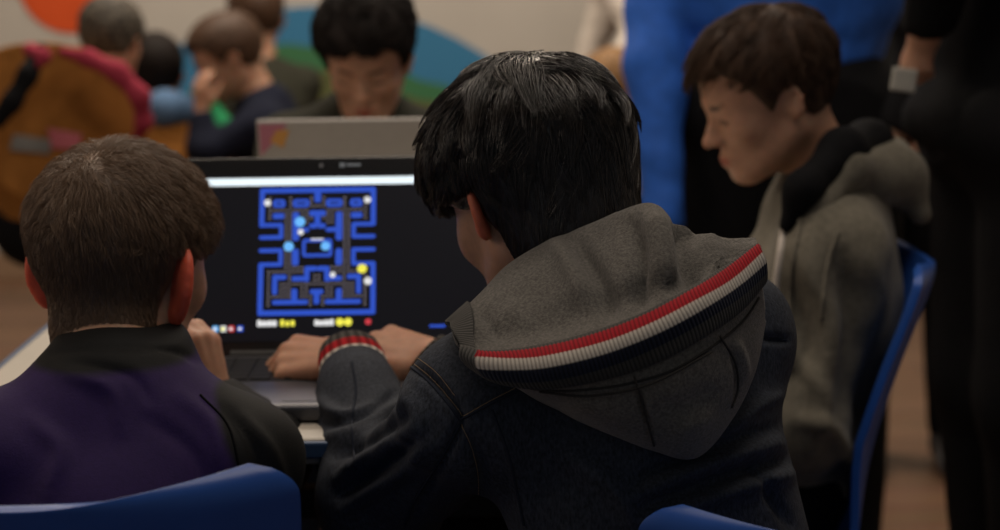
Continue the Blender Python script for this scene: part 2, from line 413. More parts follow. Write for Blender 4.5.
# ------------------------------------------------------------------ hands
def hand_chains(wr, dr, nm, side, s=1.0, curl=(25, 30, 30, 32, 36), spread=1.0, thumb=(35, 20)):
    """wr wrist, dr direction to fingers, nm back-of-hand normal, side=+1 thumb on (dr x nm) side"""
    dr = np.array(dr, float); dr /= np.linalg.norm(dr); nm = np.array(nm, float); nm -= dr*nm.dot(dr); nm /= np.linalg.norm(nm)
    sd = np.cross(dr, nm)*side; out = []
    wr = np.array(wr, float)
    lens = [(.036, .022, .018), (.040, .025, .019), (.037, .023, .018), (.030, .018, .016)]
    for i in range(4):
        o = (.026, .009, -.009, -.025)[i]; kn = wr+(dr*(.080, .084, .080, .072)[i]+sd*o+nm*(.002, .004, .002, -.002)[i])*s
        base = wr+(dr*.012+sd*o*.55)*s
        out.append(([base, kn], [.0145*s, .0105*s]))
        c = curl[i+1] if i+1 < len(curl) else 30; ang = 0; d0 = dr+sd*o*6*spread*.5; d0 /= np.linalg.norm(d0); p = kn; pts = [p]; 
        for j, l in enumerate(lens[i]):
            ang += R_(c*(.7, 1.1, .7)[j]); p = p+(d0*math.cos(ang)-nm*math.sin(ang))*l*s; pts.append(p)
        out.append((pts, [.0098*s, .0088*s, .0080*s, .0068*s]))
    b = wr+(dr*.02+sd*.018-nm*.004)*s; d1 = dr*math.cos(R_(thumb[0]))+sd*math.sin(R_(thumb[0]))-nm*.35; d1 /= np.linalg.norm(d1)
    d2 = dr*math.cos(R_(thumb[1]))+sd*math.sin(R_(thumb[1]))-nm*.45; d2 /= np.linalg.norm(d2)
    out.append(([b, b+d1*.042*s, b+(d1*.042+d2*.03)*s, b+(d1*.042+d2*.054)*s], [.0155*s, .0115*s, .0100*s, .0082*s]))
    return out
def hand_d(p, chains):
    d = None
    for pts, rs in chains:
        e = CH(p, pts, rs, .004); d = e if d is None else smin(d, e, .0035)
    return d
def pix(V):
    q = (np.asarray(V)-CP) @ CMn; return 500-FPX*q[:, 0]/q[:, 2], 265+FPX*q[:, 1]/q[:, 2]
def cloth_folds(lines):
    """press folds (ridges +, creases -) into a garment along lines lying on its surface"""
    def post(V, F):
        n = np.zeros_like(V); fn_ = np.cross(V[F[:, 2]]-V[F[:, 0]], V[F[:, 3]]-V[F[:, 1]])
        for k in range(4): np.add.at(n, F[:, k], fn_)
        n /= np.linalg.norm(n, axis=1)[:, None]+1e-12
        X, Y = pix(V); fac = np.clip(-(n*(V-CP)/np.linalg.norm(V-CP, axis=1)[:, None]).sum(1)*2.5, 0, 1); d = np.zeros(len(V))
        for poly, wd, amp in lines:
            q = cr(np.array(poly, float), 30); t = np.linspace(0, 1, 30); D = np.full(len(V), 1e9); T = np.zeros(len(V))
            for a, b in zip(q, t):
                e = np.hypot(X-a[0], Y-a[1]); m = e < D; D[m] = e[m]; T[m] = b
            d += amp*np.exp(-(D/wd)**2)*np.sin(np.clip(T*.9+.05, 0, 1)*math.pi)**.5
        return V+n*(d*fac)[:, None]
    return post
# ------------------------------------------------------------------ people
def frame(rt, up):
    rt = np.array(rt, float); rt /= np.linalg.norm(rt); up = np.array(up, float); up -= rt*up.dot(rt); up /= np.linalg.norm(up)
    return np.stack([rt, np.cross(up, rt), up], 1)
def torso_d(p, J, inf=0.0):
    rt = J['sr']-J['sl']; up = J['neck']-J['pel']; Fm = frame(rt, up); w = np.linalg.norm(rt)/2; dp = J.get('depth', .09)
    ch = (J['sl']+J['sr'])/2*.8+J['neck']*.2; ch = ch+(J['pel']-ch)*.28
    hf = frame(J['hr']-J['hl'], (0, 0, 1))
    wa = ch*.42+J['pel']*.58
    L = np.linalg.norm(J['neck']-J['pel'])
    d = E(p, ch, (w*.98+inf, dp+inf, L*.33+inf), Fm)
    d = smin(d, E(p, wa, (w*.84+inf, dp*.92+inf, L*.33+inf), Fm), .06)
    d = smin(d, E(p, J['pel'], (w*.95+inf, dp*1.12+inf, .085+inf*.5), hf), .06)
    nb = J['neck']*.9+ch*.1
    for s in ('sl', 'sr'): d = smin(d, RC(p, J[s], nb, J.get('ra', .045)*1.02+inf, .045+inf), .045)
    return d
def arm_d(p, J, s, inf=0.0):
    ra = J.get('ra', .045)
    return smin(RC(p, J['s'+s], J['e'+s], ra+inf, ra*.78+inf), RC(p, J['e'+s], J['w'+s], ra*.80+inf, ra*.52+inf), .03)
def leg_d(p, J, s, inf=0.0):
    r = J.get('rl', .07)
    d = smin(RC(p, J['h'+s], J['k'+s], r+inf, r*.75+inf), RC(p, J['k'+s], J['a'+s], r*.72+inf, r*.45+inf), .04)
    return d
def cut(d, p, a, dirv, off=0.0):
    dirv = dirv/np.linalg.norm(dirv); return smax(d, (p-np.asarray(a, np.float32)) @ dirv.astype(np.float32)-off, .004)
def person(label, hd, J, base, h=.006, hairkind='short', hairmat='hair_far', th=.012, top=.012, jacket='black_cloth', trousers='black_cloth',
           hands={}, skin=(1, 1, 1), ear=(1, 1, 1), wr_amp=.004, sleeves=True, extra_jacket=None, jcol=None, legs=True, jacket_name='jacket', group=None, body_extra=None,
           sleeve_cut=0.0, hj=None, cap=True, jfun=None, eyes=True, jinf=.016, vpost=None, hem=.05):
    root = thing('person', base, label, 'person', group)
    J = {k: (np.array(v, float) if not np.isscalar(v) else v) for k, v in J.items()}
    pts = [v for v in J.values() if not np.isscalar(v)]
    nk = hd.W((0, -.035, -.05)); H = [hand_chains(**v) for v in hands.values()]
    tdir = {}
    def body(p):
        d = hd.d(p)
        d = smin(d, RC(p, nk, J['neck'], .047*hd.s, .054*hd.s), .02)
        tl = torso_d(p, J)
        for s in 'lr': tl = smin(tl, leg_d(p, J, s), .03)
        d = smin(d, tl+.016*np.clip((J['pel'][2]+.15-p[:, 2])/.04, 0, 1), .03)
        for s in 'lr': d = smin(d, arm_d(p, J, s), .02)
        for s in 'lr':
            ft = J['a'+s]+J.get('toe', np.array([0, .12, 0])); d = smin(d, RC(p, J['a'+s]-np.array([0, 0, .02]), ft-np.array([0, 0, .050]), .022, .012), .02)
        for c in H: d = smin(d, hand_d(p, c), .008)
        if body_extra: d = body_extra(p, d)
        return d
    allp = pts+[hd.W((sx*.11, sy*.13, sz*.13)) for sx in (-1, 1) for sy in (-1, 1) for sz in (-1, 1)]
    for c in H: allp += [q for a, _ in c for q in a]
    lo, hi = box_of(allp, .0); lo -= .13; hi += .13; hi[2] = max(q[2] for q in allp)+.03
    lo[2] = -.01
    hb = h
    V, F = polygonise(body, lo, hi, hb)
    q = hd.L(V.astype(np.float32)); c = np.ones((len(V), 3))*np.array(skin)
    def blend(mask, rgb):
        nonlocal c; m = np.clip(mask, 0, 1)[:, None]; c = c*(1-m)+c*np.array(rgb)*m
    a = np.abs(q[:, 0])
    lip = 1-np.sqrt((a/.021)**2+((q[:, 2]+.0655)/.0095)**2); blend(lip*3*(q[:, 1] > .07)*(q[:, 1] < .12), (.78, .42, .42))
    earm = ((a > .072) & (np.abs(q[:, 1]+.016) < .035) & (np.abs(q[:, 2]+.008) < .045)).astype(float); blend(earm, ear)
    brow = 1-np.sqrt(((a-.030)/.020)**2+((q[:, 2]-.0185-.1*(a-.03))/.0048)**2); blend(brow*3*(q[:, 1] > .05)*(q[:, 1] < .12), (.10, .08, .08))
    lash = 1-np.sqrt(((a-.031)/.0165)**2+((q[:, 2]+.0045+(.031-a)**2*8)/.0026)**2)
    if eyes: blend(lash*3*(q[:, 1] > .06)*(q[:, 1] < .12), (.12, .09, .09))
    b = make('body', V, F, M['skin'], root, col=c)
    if cap:
        fn, core, msk = hair_cap(hd, hairkind, th, top)
        lo2, hi2 = box_of([hd.W((sx*.10, sy*.13, sz*.14)) for sx in (-1, 1) for sy in (-1, 1) for sz in (-1, 1)], .02)
        def hf(p): return fn(p)+noise(p, 60)*.0022*(1 if h > .0035 else .6)
        V2, F2 = polygonise(hf, lo2, hi2, min(h, .005)); make('hair', V2, F2, M[hairmat], root)
    # jacket
    def jk(p):
        d = torso_d(p, J, jinf)
        d = np.where(p[:, 2] < J['pel'][2]-.02, smax(d, J['pel'][2]-hem-p[:, 2], .01), d)
        for s in 'lr':
            a = arm_d(p, J, s, jinf*.85)
            dv = J['w'+s]-J['e'+s]; dv = dv/np.linalg.norm(dv)
            a = smax(a, RC(p, J['e'+s], J['w'+s]-dv*sleeve_cut, .30, .30), .004) if False else a
            # cut beyond the wrist
            inb = (p-J['w'+s].astype(np.float32)) @ dv.astype(np.float32)+sleeve_cut
            near = np.linalg.norm(p-J['w'+s].astype(np.float32), axis=1) < .16
            a = np.where(near, smax(a, inb, .004), a)
            d = smin(d, a, .03)
        if extra_jacket: d = extra_jacket(p, d)
        return d+noise(p, 22, (1, 1, 1.6))*wr_amp
    lo3, hi3 = box_of([v for k, v in J.items() if k in ('sl', 'sr', 'el', 'er', 'wl', 'wr', 'neck', 'pel', 'hl', 'hr')], .14)
    V3, F3 = polygonise(jk, lo3, hi3, hj or h)
    if vpost is not None: V3 = vpost(V3, F3)
    jc = jcol(V3) if jcol is not None else None
    jo = make(jacket_name, V3, F3, M[jacket], root, col=jc)
    # trousers and shoes
    def tr(p):
        d = smin(leg_d(p, J, 'l', .014), leg_d(p, J, 'r', .014), .03)
        d = smin(d, E(p, J['pel']-np.array([0, 0, .01]), (np.linalg.norm(J['sr']-J['sl'])*.48+.018, J.get('depth', .09)*1.12+.018, .10), frame(J['hr']-J['hl'], (0, 0, 1))), .06)
        d = smax(d, p[:, 2]-(J['pel'][2]+.09), .01)
        d = smax(d, J['al'][2]-.045-p[:, 2], .01)
        return d+noise(p, 18)*.004
    lo4, hi4 = box_of([J[k] for k in ('pel', 'hl', 'hr', 'kl', 'kr', 'al', 'ar')], .14); lo4[2] = max(lo4[2], 0.0)
    V4, F4 = polygonise(tr, lo4, hi4, max(h, .008)); make('trousers', V4, F4, M[trousers], root)
    for s in 'lr':
        t = J['a'+s]+J.get('toe', np.array([0, .12, 0])); t = np.array([t[0], t[1], .036]); hl = np.array([J['a'+s][0], J['a'+s][1], .04])
        bk = hl-(t-hl)*.22
        def sh(p): return smax(smin(RC(p, bk, t, .040, .036), RC(p, hl, hl+np.array([0, 0, .05]), .042, .042), .03), .004-p[:, 2], .004)
        l5, h5 = box_of([bk, t, hl+np.array([0, 0, .1])], .06); l5[2] = -.01
        V5, F5 = polygonise(sh, l5, h5, .008); make('shoe', V5, F5, M['shoe'], root)
    return root, dict(body=b, jacket=jo, J=J, V=V3, F=F3, fn=jk)
def bvh_of(V, F): return BVHTree.FromPolygons([tuple(v) for v in V], [tuple(int(i) for i in f) for f in F])
def ray(bvh, px, py):
    d = Vector(CMn @ np.array([(px-500)/FPX, (265-py)/FPX, -1.0])).normalized()
    r = bvh.ray_cast(Vector(CP), d)
    return (np.array(r[0]), np.array(r[1])) if r[0] is not None else (None, None)
def seam_on(bvh, pix, n, rad, lift=.0005, side=0.0):
    pts = []
    for x, y in cr(pix, n):
        a, nn = ray(bvh, x, y)
        if a is not None: pts.append(a+nn*lift)
    pts = np.array(pts)
    if len(pts) > 4:
        for _ in range(2): pts[1:-1] = (pts[:-2]+2*pts[1:-1]+pts[2:])/4
    return pts
#@@SETTING
# ------------------------------------------------------------------ the room
def struct(name, bm, m, smooth=False):
    o = bm_obj(name, bm, m, smooth=smooth); o['kind'] = 'structure'; return o
def nodes_wall():
    m = mat('wall_paint', (0.47, 0.44, 0.40), 0.9, 0.15, (3, .05), 0.2, 60); return m
def nodes_floor():
    m = bpy.data.materials.new('floor_wood'); m.use_nodes = True; N, L = m.node_tree.nodes, m.node_tree.links; b = N['Principled BSDF']
    tc = N.new('ShaderNodeTexCoord'); br = N.new('ShaderNodeTexBrick'); L.new(tc.outputs['Object'], br.inputs[0])
    br.inputs['Scale'].default_value = 1.0; br.inputs['Brick Width'].default_value = 1.2; br.inputs['Row Height'].default_value = .14; br.inputs['Mortar Size'].default_value = .003
    br.inputs['Color1'].default_value = (.22, .12, .07, 1); br.inputs['Color2'].default_value = (.17, .09, .05, 1); br.inputs['Mortar'].default_value = (.05, .03, .02, 1)
    ns = N.new('ShaderNodeTexNoise'); ns.inputs['Scale'].default_value = 6; mp = N.new('ShaderNodeMapping'); mp.inputs['Scale'].default_value = (1, 12, 1)
    L.new(tc.outputs['Object'], mp.inputs[0]); L.new(mp.outputs[0], ns.inputs['Vector'])
    mx = N.new('ShaderNodeMix'); mx.data_type = 'RGBA'; mx.blend_type = 'MULTIPLY'; mx.inputs[0].default_value = .5
    L.new(br.outputs['Color'], mx.inputs[6]); L.new(ns.outputs['Color'], mx.inputs[7]); L.new(mx.outputs[2], b.inputs['Base Color'])
    b.inputs['Roughness'].default_value = .45; return m
wm = nodes_wall(); WY = 7.0
bm = bmesh.new(); bx(bm, (0, 3.4, -.05), (6.4, 8.4, .1)); struct('floor', bm, nodes_floor())
bm = bmesh.new(); bx(bm, (0, WY+.06, 1.5), (6.4, .12, 3.1)); struct('wall_back', bm, wm)
bm = bmesh.new(); bx(bm, (-3.16, 3.4, 1.5), (.12, 7.2, 3.1)); struct('wall_left', bm, wm)
bm = bmesh.new(); bx(bm, (3.16, 3.4, 1.5), (.12, 7.2, 3.1)); struct('wall_right', bm, wm)
bm = bmesh.new(); bx(bm, (0, 3.4, 3.06), (6.4, 7.2, .1)); struct('ceiling', bm, mat('ceiling_paint', (.6, .58, .54), .9, .1, (3, .03)))
bm = bmesh.new(); bx(bm, (0, WY-.01, .05), (6.2, .02, .1), .004); struct('baseboard_back', bm, mat('baseboard', (.25, .16, .10), .6, .3, (5, .1)))
# painted mural discs
def disc_mesh(name, c, r, y, m, label, cat):
    n = 64; th = .006; y = y-.001
    a = np.arange(n)/n*2*np.pi
    zz = np.maximum(c[1]+r*np.sin(a), .102)
    V = np.concatenate([np.stack([c[0]+r*np.cos(a), np.full(n, y-th), zz], 1), np.stack([c[0]+r*np.cos(a), np.full(n, y), zz], 1)])
    F = [tuple(range(n))]+[tuple(range(n, 2*n))[::-1]]+[(i, n+i, n+(i+1) % n, (i+1) % n) for i in range(n)]
    o = make(name, V, F, m, smooth=False, origin=(c[0], y, c[1])); return tag(o, label, cat)
c0 = P(70, -20, WY); disc_mesh('wall_disc', (c0[0], c0[2]), .195, WY, mat('orange_paint', (.62, .085, .02), .8, .2, (8, .06)),
                               'round orange-red paper disc on the pale back wall', 'wall decoration')
def mural_mat():
    m = bpy.data.materials.new('mural_paint'); m.use_nodes = True; N, L = m.node_tree.nodes, m.node_tree.links; b = N['Principled BSDF']
    tc = N.new('ShaderNodeTexCoord'); ln = N.new('ShaderNodeVectorMath'); ln.operation = 'LENGTH'; mp = N.new('ShaderNodeMapping'); mp.inputs['Scale'].default_value = (1, 0, 1)
    L.new(tc.outputs['Object'], mp.inputs[0]); L.new(mp.outputs[0], ln.inputs[0])
    ns = N.new('ShaderNodeTexNoise'); ns.inputs['Scale'].default_value = 3.2; ns.inputs['Detail'].default_value = 1; L.new(mp.outputs[0], ns.inputs['Vector'])
    ad = N.new('ShaderNodeMath'); ad.operation = 'MULTIPLY_ADD'; ad.inputs[1].default_value = .22; L.new(ns.outputs['Fac'], ad.inputs[0]); L.new(ln.outputs['Value'], ad.inputs[2])
    r = N.new('ShaderNodeValToRGB'); r.color_ramp.interpolation = 'CONSTANT'; L.new(ad.outputs[0], r.inputs[0])
    n2 = N.new('ShaderNodeTexVoronoi'); n2.inputs['Scale'].default_value = 3.4; L.new(mp.outputs[0], n2.inputs['Vector'])
    e = r.color_ramp.elements; e[0].position = 0; e[0].color = (.10, .08, .035, 1); e[1].position = 1.0; e[1].color = (.03, .17, .33, 1)
    mr = N.new('ShaderNodeMath'); mr.operation = 'MULTIPLY'; mr.inputs[1].default_value = .93; L.new(ad.outputs[0], mr.inputs[0]); L.new(mr.outputs[0], r.inputs[0])
    e[1].position = .955; x = e.new(.86); x.color = (.035, .15, .06, 1); x = e.new(.70); x.color = (.28, .07, .03, 1); x = e.new(.78); x.color = (.09, .10, .03, 1)
    L.new(r.outputs[0], b.inputs['Base Color']); b.inputs['Roughness'].default_value = .8; return m
c1 = P(328, 289, WY); disc_mesh('arch_mural', (c1[0], c1[2]), 1.07, WY, mural_mat(), 'large arched blue, green and rust painted mural on the back wall', 'mural')
# ------------------------------------------------------------------ table
TZ = .75
tb = thing('table', (-.18, 2.33, 0), 'pale table with blue edge band carrying both laptops', 'table')
bm = bmesh.new(); bx(bm, (0, 0, TZ-.013), (.78, 1.19, .026), .004); bm_obj('tabletop', bm, M['table'], tb)
bm = bmesh.new()
for c, s in (((0, -.599, TZ-.0095), (.78, .008, .016)), ((0, .599, TZ-.0095), (.78, .008, .016)), ((-.394, 0, TZ-.0095), (.008, 1.2, .016)), ((.394, 0, TZ-.0095), (.008, 1.2, .016))):
    bx(bm, c, s, .002)
bm_obj('edge_band', bm, M['blue_edge'], tb)
for c, s in (((0, -.30, .60), (.70, .03, .035)), ((0, .5, .69), (.70, .03, .05)), ((-.35, 0, .69), (.03, 1.0, .05)), ((.35, 0, .69), (.03, 1.0, .05))):
    bm = bmesh.new(); bx(bm, c, s, .003); bm_obj('frame_rail', bm, M['dark_metal'], tb)
for x in (-.35, .35):
    for y in (-.30, .5):
        bm = bmesh.new(); bx(bm, (x, y, .36), (.04, .04, .718), .005); l = bm_obj('leg', bm, M['dark_metal'], tb)
# ------------------------------------------------------------------ chairs
def make_chair(loc, rz, label, sc=1.0, lean=0.0):
    t = thing('chair', loc, label, 'chair', None, rz)
    prof = [(.215, .425), (.20, .447), (.12, .452), (.0, .444), (-.10, .440), (-.165, .452), (-.192, .50), (-.208, .58), (-.230, .68), (-.252, .76), (-.262, .80)]
    hw = [.175, .185, .192, .195, .19, .183, .178, .178, .184, .190, .190]
    n1, n2 = 170, 33
    pr = cr(prof, n1); ww = cr(np.array(hw)[:, None], n1)[:, 0]; V = []
    for i in range(n1):
        v = i/(n1-1); y, z = pr[i]; wd = ww[i]
        for e, L in ((1-v, .05), (v, .06)):
            if e < L: wd -= .034*(1-math.sqrt(max(0, 1-((L-e)/L)**2)))
        for j in range(n2):
            u = -1+2*j/(n2-1); bk = max(0, (v-.5)*2); se = max(0, 1-abs(v-.3)/.3)
            V.append((u*wd, y-lean*max(0, z-.45)+.050*u*u*min(1, bk*2.2), z+.016*se*u**4+.020*u*u*max(0, bk-.4)))
    F = [(i*n2+j, i*n2+j+1, (i+1)*n2+j+1, (i+1)*n2+j) for i in range(n1-1) for j in range(n2-1)]
    me = bpy.data.meshes.new('seat_shell'); me.from_pydata(V, [], F); me.materials.append(M['chair'])
    me.polygons.foreach_set('use_smooth', [True]*len(F)); o = bpy.data.objects.new('seat_shell', me); link(o, t)
    md = o.modifiers.new('s', 'SOLIDIFY'); md.thickness = .0105; md.offset = 0; md = o.modifiers.new('b', 'BEVEL'); md.width = .0035; md.segments = 3; md.limit_method = 'ANGLE'
    for sx in (-1, 1):
        for sy in (-1, 1):
            pts = cr([(sx*.10, sy*.10-.02, .430), (sx*.145, sy*.135-.02, .418), (sx*.165, sy*.15-.02, .38), (sx*.20, sy*.20-.02, .015)], 14)
            V_, F_ = tube_vf(pts, .0095, 10); me = bpy.data.meshes.new('leg'); me.from_pydata(V_.tolist(), [], F_); me.materials.append(M['metal'])
            me.polygons.foreach_set('use_smooth', [True]*len(F_)); l = bpy.data.objects.new('leg', me); link(l, t)
            bm = bmesh.new(); r = bmesh.ops.create_cone(bm, cap_ends=True, segments=12, radius1=.013, radius2=.012, depth=.022)
            bmesh.ops.translate(bm, vec=(sx*.20, sy*.20-.02, .011), verts=r['verts']); bm_obj('foot_cap', bm, M['dark_metal'], l)
    t.scale = (sc, sc, sc)
    return t
#@@CHAIRS
make_chair((-.352, 1.545, 0), R_(1), 'blue moulded plastic chair under the boy in the black and purple jacket', 1.03)
make_chair((.300, 1.575, 0), R_(-3), 'blue moulded plastic chair behind the boy in the denim jacket', .968)
make_chair((.238, 2.33, 0), R_(91), 'blue plastic chair seen edge-on under the boy in the olive-grey hoodie', 1.025, .09)
# ------------------------------------------------------------------ laptops
def local_laptop(label, hinge, yaw, W, D, H, tilt, mb, ml, front):
    """hinge: world point at the middle of the hinge line, base bottom level"""
    t = thing('laptop', hinge, label, 'laptop', None, yaw)
    bm = bmesh.new(); bx(bm, (0, -D/2, .010), (W, D, .018), .005, seg=3); base = bm_obj('base', bm, mb, t)
    bm = bmesh.new(); kw, kh = (W-.04)/14, .0175
    bx(bm, (0, -.02-.0525, .0192), (W-.034, .112, .0008), 0)
    for r in range(6):
        for k in range(14):
            if r == 5 and 4 <= k <= 8:
                if k == 6: bx(bm, (0, -.02-r*kh-.009, .0202), (kw*5-.003, kh-.003, .0022), .0006, seg=1)
                continue
            bx(bm, ((k-6.5)*kw, -.02-r*kh-.009, .0202), (kw-.003, kh-.003, .0022), .0006, seg=1)
    bm_obj('keyboard', bm, M['key'], base)
    bm = bmesh.new(); bx(bm, (0, -D+.045, .0192), (.10, .06, .0008), .0003); bm_obj('touchpad', bm, mb, base)
    Rt = Matrix.Rotation(-tilt, 3, 'X')
    lid = bpy.data.objects.new('lid', None)
    bm = bmesh.new(); bx(bm, (0, .0035, H/2), (W, .007, H), .003, seg=3)
    bmesh.ops.rotate(bm, cent=(0, 0, 0), matrix=Rt, verts=bm.verts); bmesh.ops.translate(bm, vec=(0, 0, .017), verts=bm.verts)
    lid = bm_obj('lid', bm, ml, t)
    bm = bmesh.new(); r = bmesh.ops.create_cone(bm, cap_ends=True, segments=16, radius1=.007, radius2=.007, depth=W*.7)
    bmesh.ops.rotate(bm, cent=(0, 0, 0), matrix=Matrix.Rotation(R_(90), 3, 'Y'), verts=bm.verts); bmesh.ops.translate(bm, vec=(0, .003, .017), verts=bm.verts)
    bm_obj('hinge', bm, M['dark_metal'], t)
    return t, lid, Rt
#@@LAPTOPS
LW, LH, LT = .378, .234, R_(25)
hp = P(350, 371, 2.03); lap, lid, Rt = local_laptop('dark open laptop showing a blue maze game on its screen', (hp[0], hp[1], TZ), R_(0), LW, .235, LH, LT, M['lap_grey'], M['lap_black'], True)
def scr_mesh(name, items, parent, y0=-.0006):
    """items: (x0,z0,x1,z1,matindex,layer) rects or ('d',x,z,r,mi,layer) discs in lid coordinates (z up the lid)"""
    V = []; F = []; mi = []; mats = [M[k] for k in ('scr', 's_blue', 's_white', 's_dot', 's_text', 's_sky', 's_yel', 's_red', 's_line')]
    for it in items:
        if it[0] == 'd':
            _, x, z, r, m, ly = it; n = 14; o = len(V)
            V += [(x+r*math.cos(2*math.pi*i/n), y0-ly*.00015, z+r*math.sin(2*math.pi*i/n)) for i in range(n)]; F.append(tuple(range(o, o+n)))
        else:
            x0, z0, x1, z1, m, ly, rr = (*it, 0)[:7]; o = len(V); y = y0-ly*.00015
            if rr:
                pts = []
                for cx, cz, a0 in ((x1-rr, z1-rr, 0), (x0+rr, z1-rr, 90), (x0+rr, z0+rr, 180), (x1-rr, z0+rr, 270)):
                    for k in range(4): a = R_(a0+k*30); pts.append((cx+rr*math.cos(a), y, cz+rr*math.sin(a)))
                V += pts; F.append(tuple(range(o, o+16)))
            else:
                V += [(x0, y, z0), (x1, y, z0), (x1, y, z1), (x0, y, z1)]; F.append((o, o+1, o+2, o+3))
        mi.append(m)
    V = [tuple(Rt @ Vector(v)+Vector((0, 0, .017))) for v in V]
    me = bpy.data.meshes.new(name); me.from_pydata(V, [], F)
    for m in mats: me.materials.append(m)
    me.polygons.foreach_set('material_index', mi); o = bpy.data.objects.new(name, me); return link(o, parent)
sw, s0, s1 = .172, .017, .212
it = [(-sw, s0, sw, s1, 0, 1), (-sw, s1-.0125, sw, s1-.0035, 2, 2)]
# maze drawn on the screen: plain bars, 28 x 31 units, mirrored
mx0, mx1, mz1, mz0 = -.1035, .0285, .196, .0465
u = (mx1-mx0)/28; v = (mz1-mz0)/31; items = [(mx0, mz0, mx1, mz1, 8, 3)]
bars = [(0, 0, 28, 1.2), (0, 29.8, 28, 31), (0, 0, 1.2, 9.6), (0, 8.6, 5.8, 9.6), (4.8, 8.6, 5.8, 12.4), (0, 11.6, 5.8, 12.6), (0, 14.8, 5.8, 15.8), (4.8, 14.8, 5.8, 19),
        (0, 18.2, 5.8, 19.2), (0, 18.2, 1.2, 31), (13.2, 0, 14.8, 3.6), (12, 5.6, 14, 7), (3.2, 6.2, 6, 7.6), (8, 6.0, 9.6, 13), (8, 9.8, 12, 10.9), (12, 8.8, 14, 10.0),
        (13.3, 5.6, 14.7, 9), (8, 15, 9.6, 19), (11, 19.2, 14, 20.4), (11, 19.2, 12.2, 23), (8, 21.6, 12, 22.8), (3.4, 21.2, 6.8, 22.4), (3.4, 21.2, 4.6, 26), (8, 24.6, 9.4, 28.4),
        (3.4, 27.3, 12, 28.4), (12.4, 24.8, 14, 26), (13.3, 24.8, 14.7, 28.4)]
hol = [(3.2, 2.8, 6.2, 4.8), (8, 2.8, 12, 4.8)]
full = bars+[(28-c, b, 28-a, d) for a, b, c, d in bars]
def X(a): return mx0+a*u
def Z(b): return mz1-b*v
for a, b, c, d in full: items.append((X(a), Z(d), X(c), Z(b), 1, 4, min(u, v)*.5))
for a, b, c, d in hol+[(28-c, b, 28-a, d) for a, b, c, d in hol]+[(10.4, 12.6, 17.6, 17)]:
    items.append((X(a), Z(d), X(c), Z(b), 1, 4, u*.7)); items.append((X(a+.8), Z(d-.8), X(c-.8), Z(b+.8), 8, 5, u*.3))
blk = full+hol+[(28-c, b, 28-a, d) for a, b, c, d in hol]+[(10.4, 12.6, 17.6, 17)]
for i in range(1, 27):
    for j in range(1, 30):
        x, y = i+.5, j+.5
        if any(a-.35 < x < c+.35 and b-.35 < y < d+.35 for a, b, c, d in blk): continue
        if 9 < j < 19 and not (6 <= i <= 7 or 20 <= i <= 21): continue
        items.append((X(x-.24), Z(y+.24), X(x+.24), Z(y-.24), 3, 5))
pc = [('d', X(x), Z(y), u*r, m, 7) for x, y, r, m in ((1.9, 3.6, .85, 4), (26, 3.2, .85, 4), (9.8, 8.4, 1.25, 5), (10.0, 10.9, .75, 4), (7.2, 14.4, 1.2, 5), (16, 14.4, 1.1, 5),
      (24.8, 20, 1.15, 6), (26.2, 23, .95, 4), (17.8, 21.4, .7, 4))]
pc.append((X(12.5), Z(12.9), X(15.5), Z(12.5), 4, 7))
rx = .2
def glyphs(x, z, n, m, s=1.0):
    r = random.Random(int(x*9999)+n)
    for k in range(n):
        pc.append((x+k*.0058*s, z, x+(k*.0058+.0043)*s, z+.0078*s*r.uniform(.75, 1), m, 7, .0012))
glyphs(mx0, mz0-.0125, 4, 4); pc.append((mx0+.001, mz0-.012, mx0+.022, mz0-.0065, 4, 6)); glyphs(mx0+.026, mz0-.0125, 3, 6)
glyphs(mx0+.064, mz0-.0125, 4, 4); pc.append((mx0+.065, mz0-.012, mx0+.085, mz0-.0065, 4, 6)); pc.append(('d', mx0+.0925, mz0-.0085, .0046, 6, 7)); pc.append(('d', mx0+.1015, mz0-.0085, .0046, 6, 7))
pc.append(('d', mx0+.124, mz0-.0085, .0036, 7, 7))
for x, m in ((-.150, 5), (-.141, 4), (-.132, 7), (-.122, 1)):
    pc.append((x-.0032, .0285, x+.0032, .0355, m, 7, .001)); pc.append(('d', x-.0006, .0318, .0020, 6 if m == 4 else 4, 8))
pc.append((.055+.034, .0305, .055+.052, .0335, 1, 7, .001))
scr_mesh('display', it+items+pc, lid)
bm = bmesh.new(); bx(bm, (-.010, -.0004, .223), (.006, .0008, .005), .0002); bx(bm, (.003, -.0004, .223), (.016, .0008, .0028), .0002)
bmesh.ops.rotate(bm, cent=(0, 0, 0), matrix=Rt, verts=bm.verts); bmesh.ops.translate(bm, vec=(0, 0, .017), verts=bm.verts); bm_obj('bezel_mark', bm, mat('bezel_mark', (.30, .36, .42), .4, .4), lid)
bm = bmesh.new(); bmesh.ops.create_cone(bm, cap_ends=True, segments=12, radius1=.0022, radius2=.0022, depth=.0008)
bmesh.ops.rotate(bm, cent=(0, 0, 0), matrix=Matrix.Rotation(R_(90), 3, 'X'), verts=bm.verts); bmesh.ops.translate(bm, vec=(-.034, -.0003, .223), verts=bm.verts)
bmesh.ops.rotate(bm, cent=(0, 0, 0), matrix=Rt, verts=bm.verts); bmesh.ops.translate(bm, vec=(0, 0, .017), verts=bm.verts); bm_obj('webcam', bm, M['metal'], lid)
bm = bmesh.new(); bx(bm, (0, .0072, LH-.0025), (LW-.004, .002, .006), .001)
bmesh.ops.rotate(bm, cent=(0, 0, 0), matrix=Rt, verts=bm.verts); bmesh.ops.translate(bm, vec=(0, 0, .017), verts=bm.verts); bm_obj('lid_rim', bm, M['lap_silver'], lid)
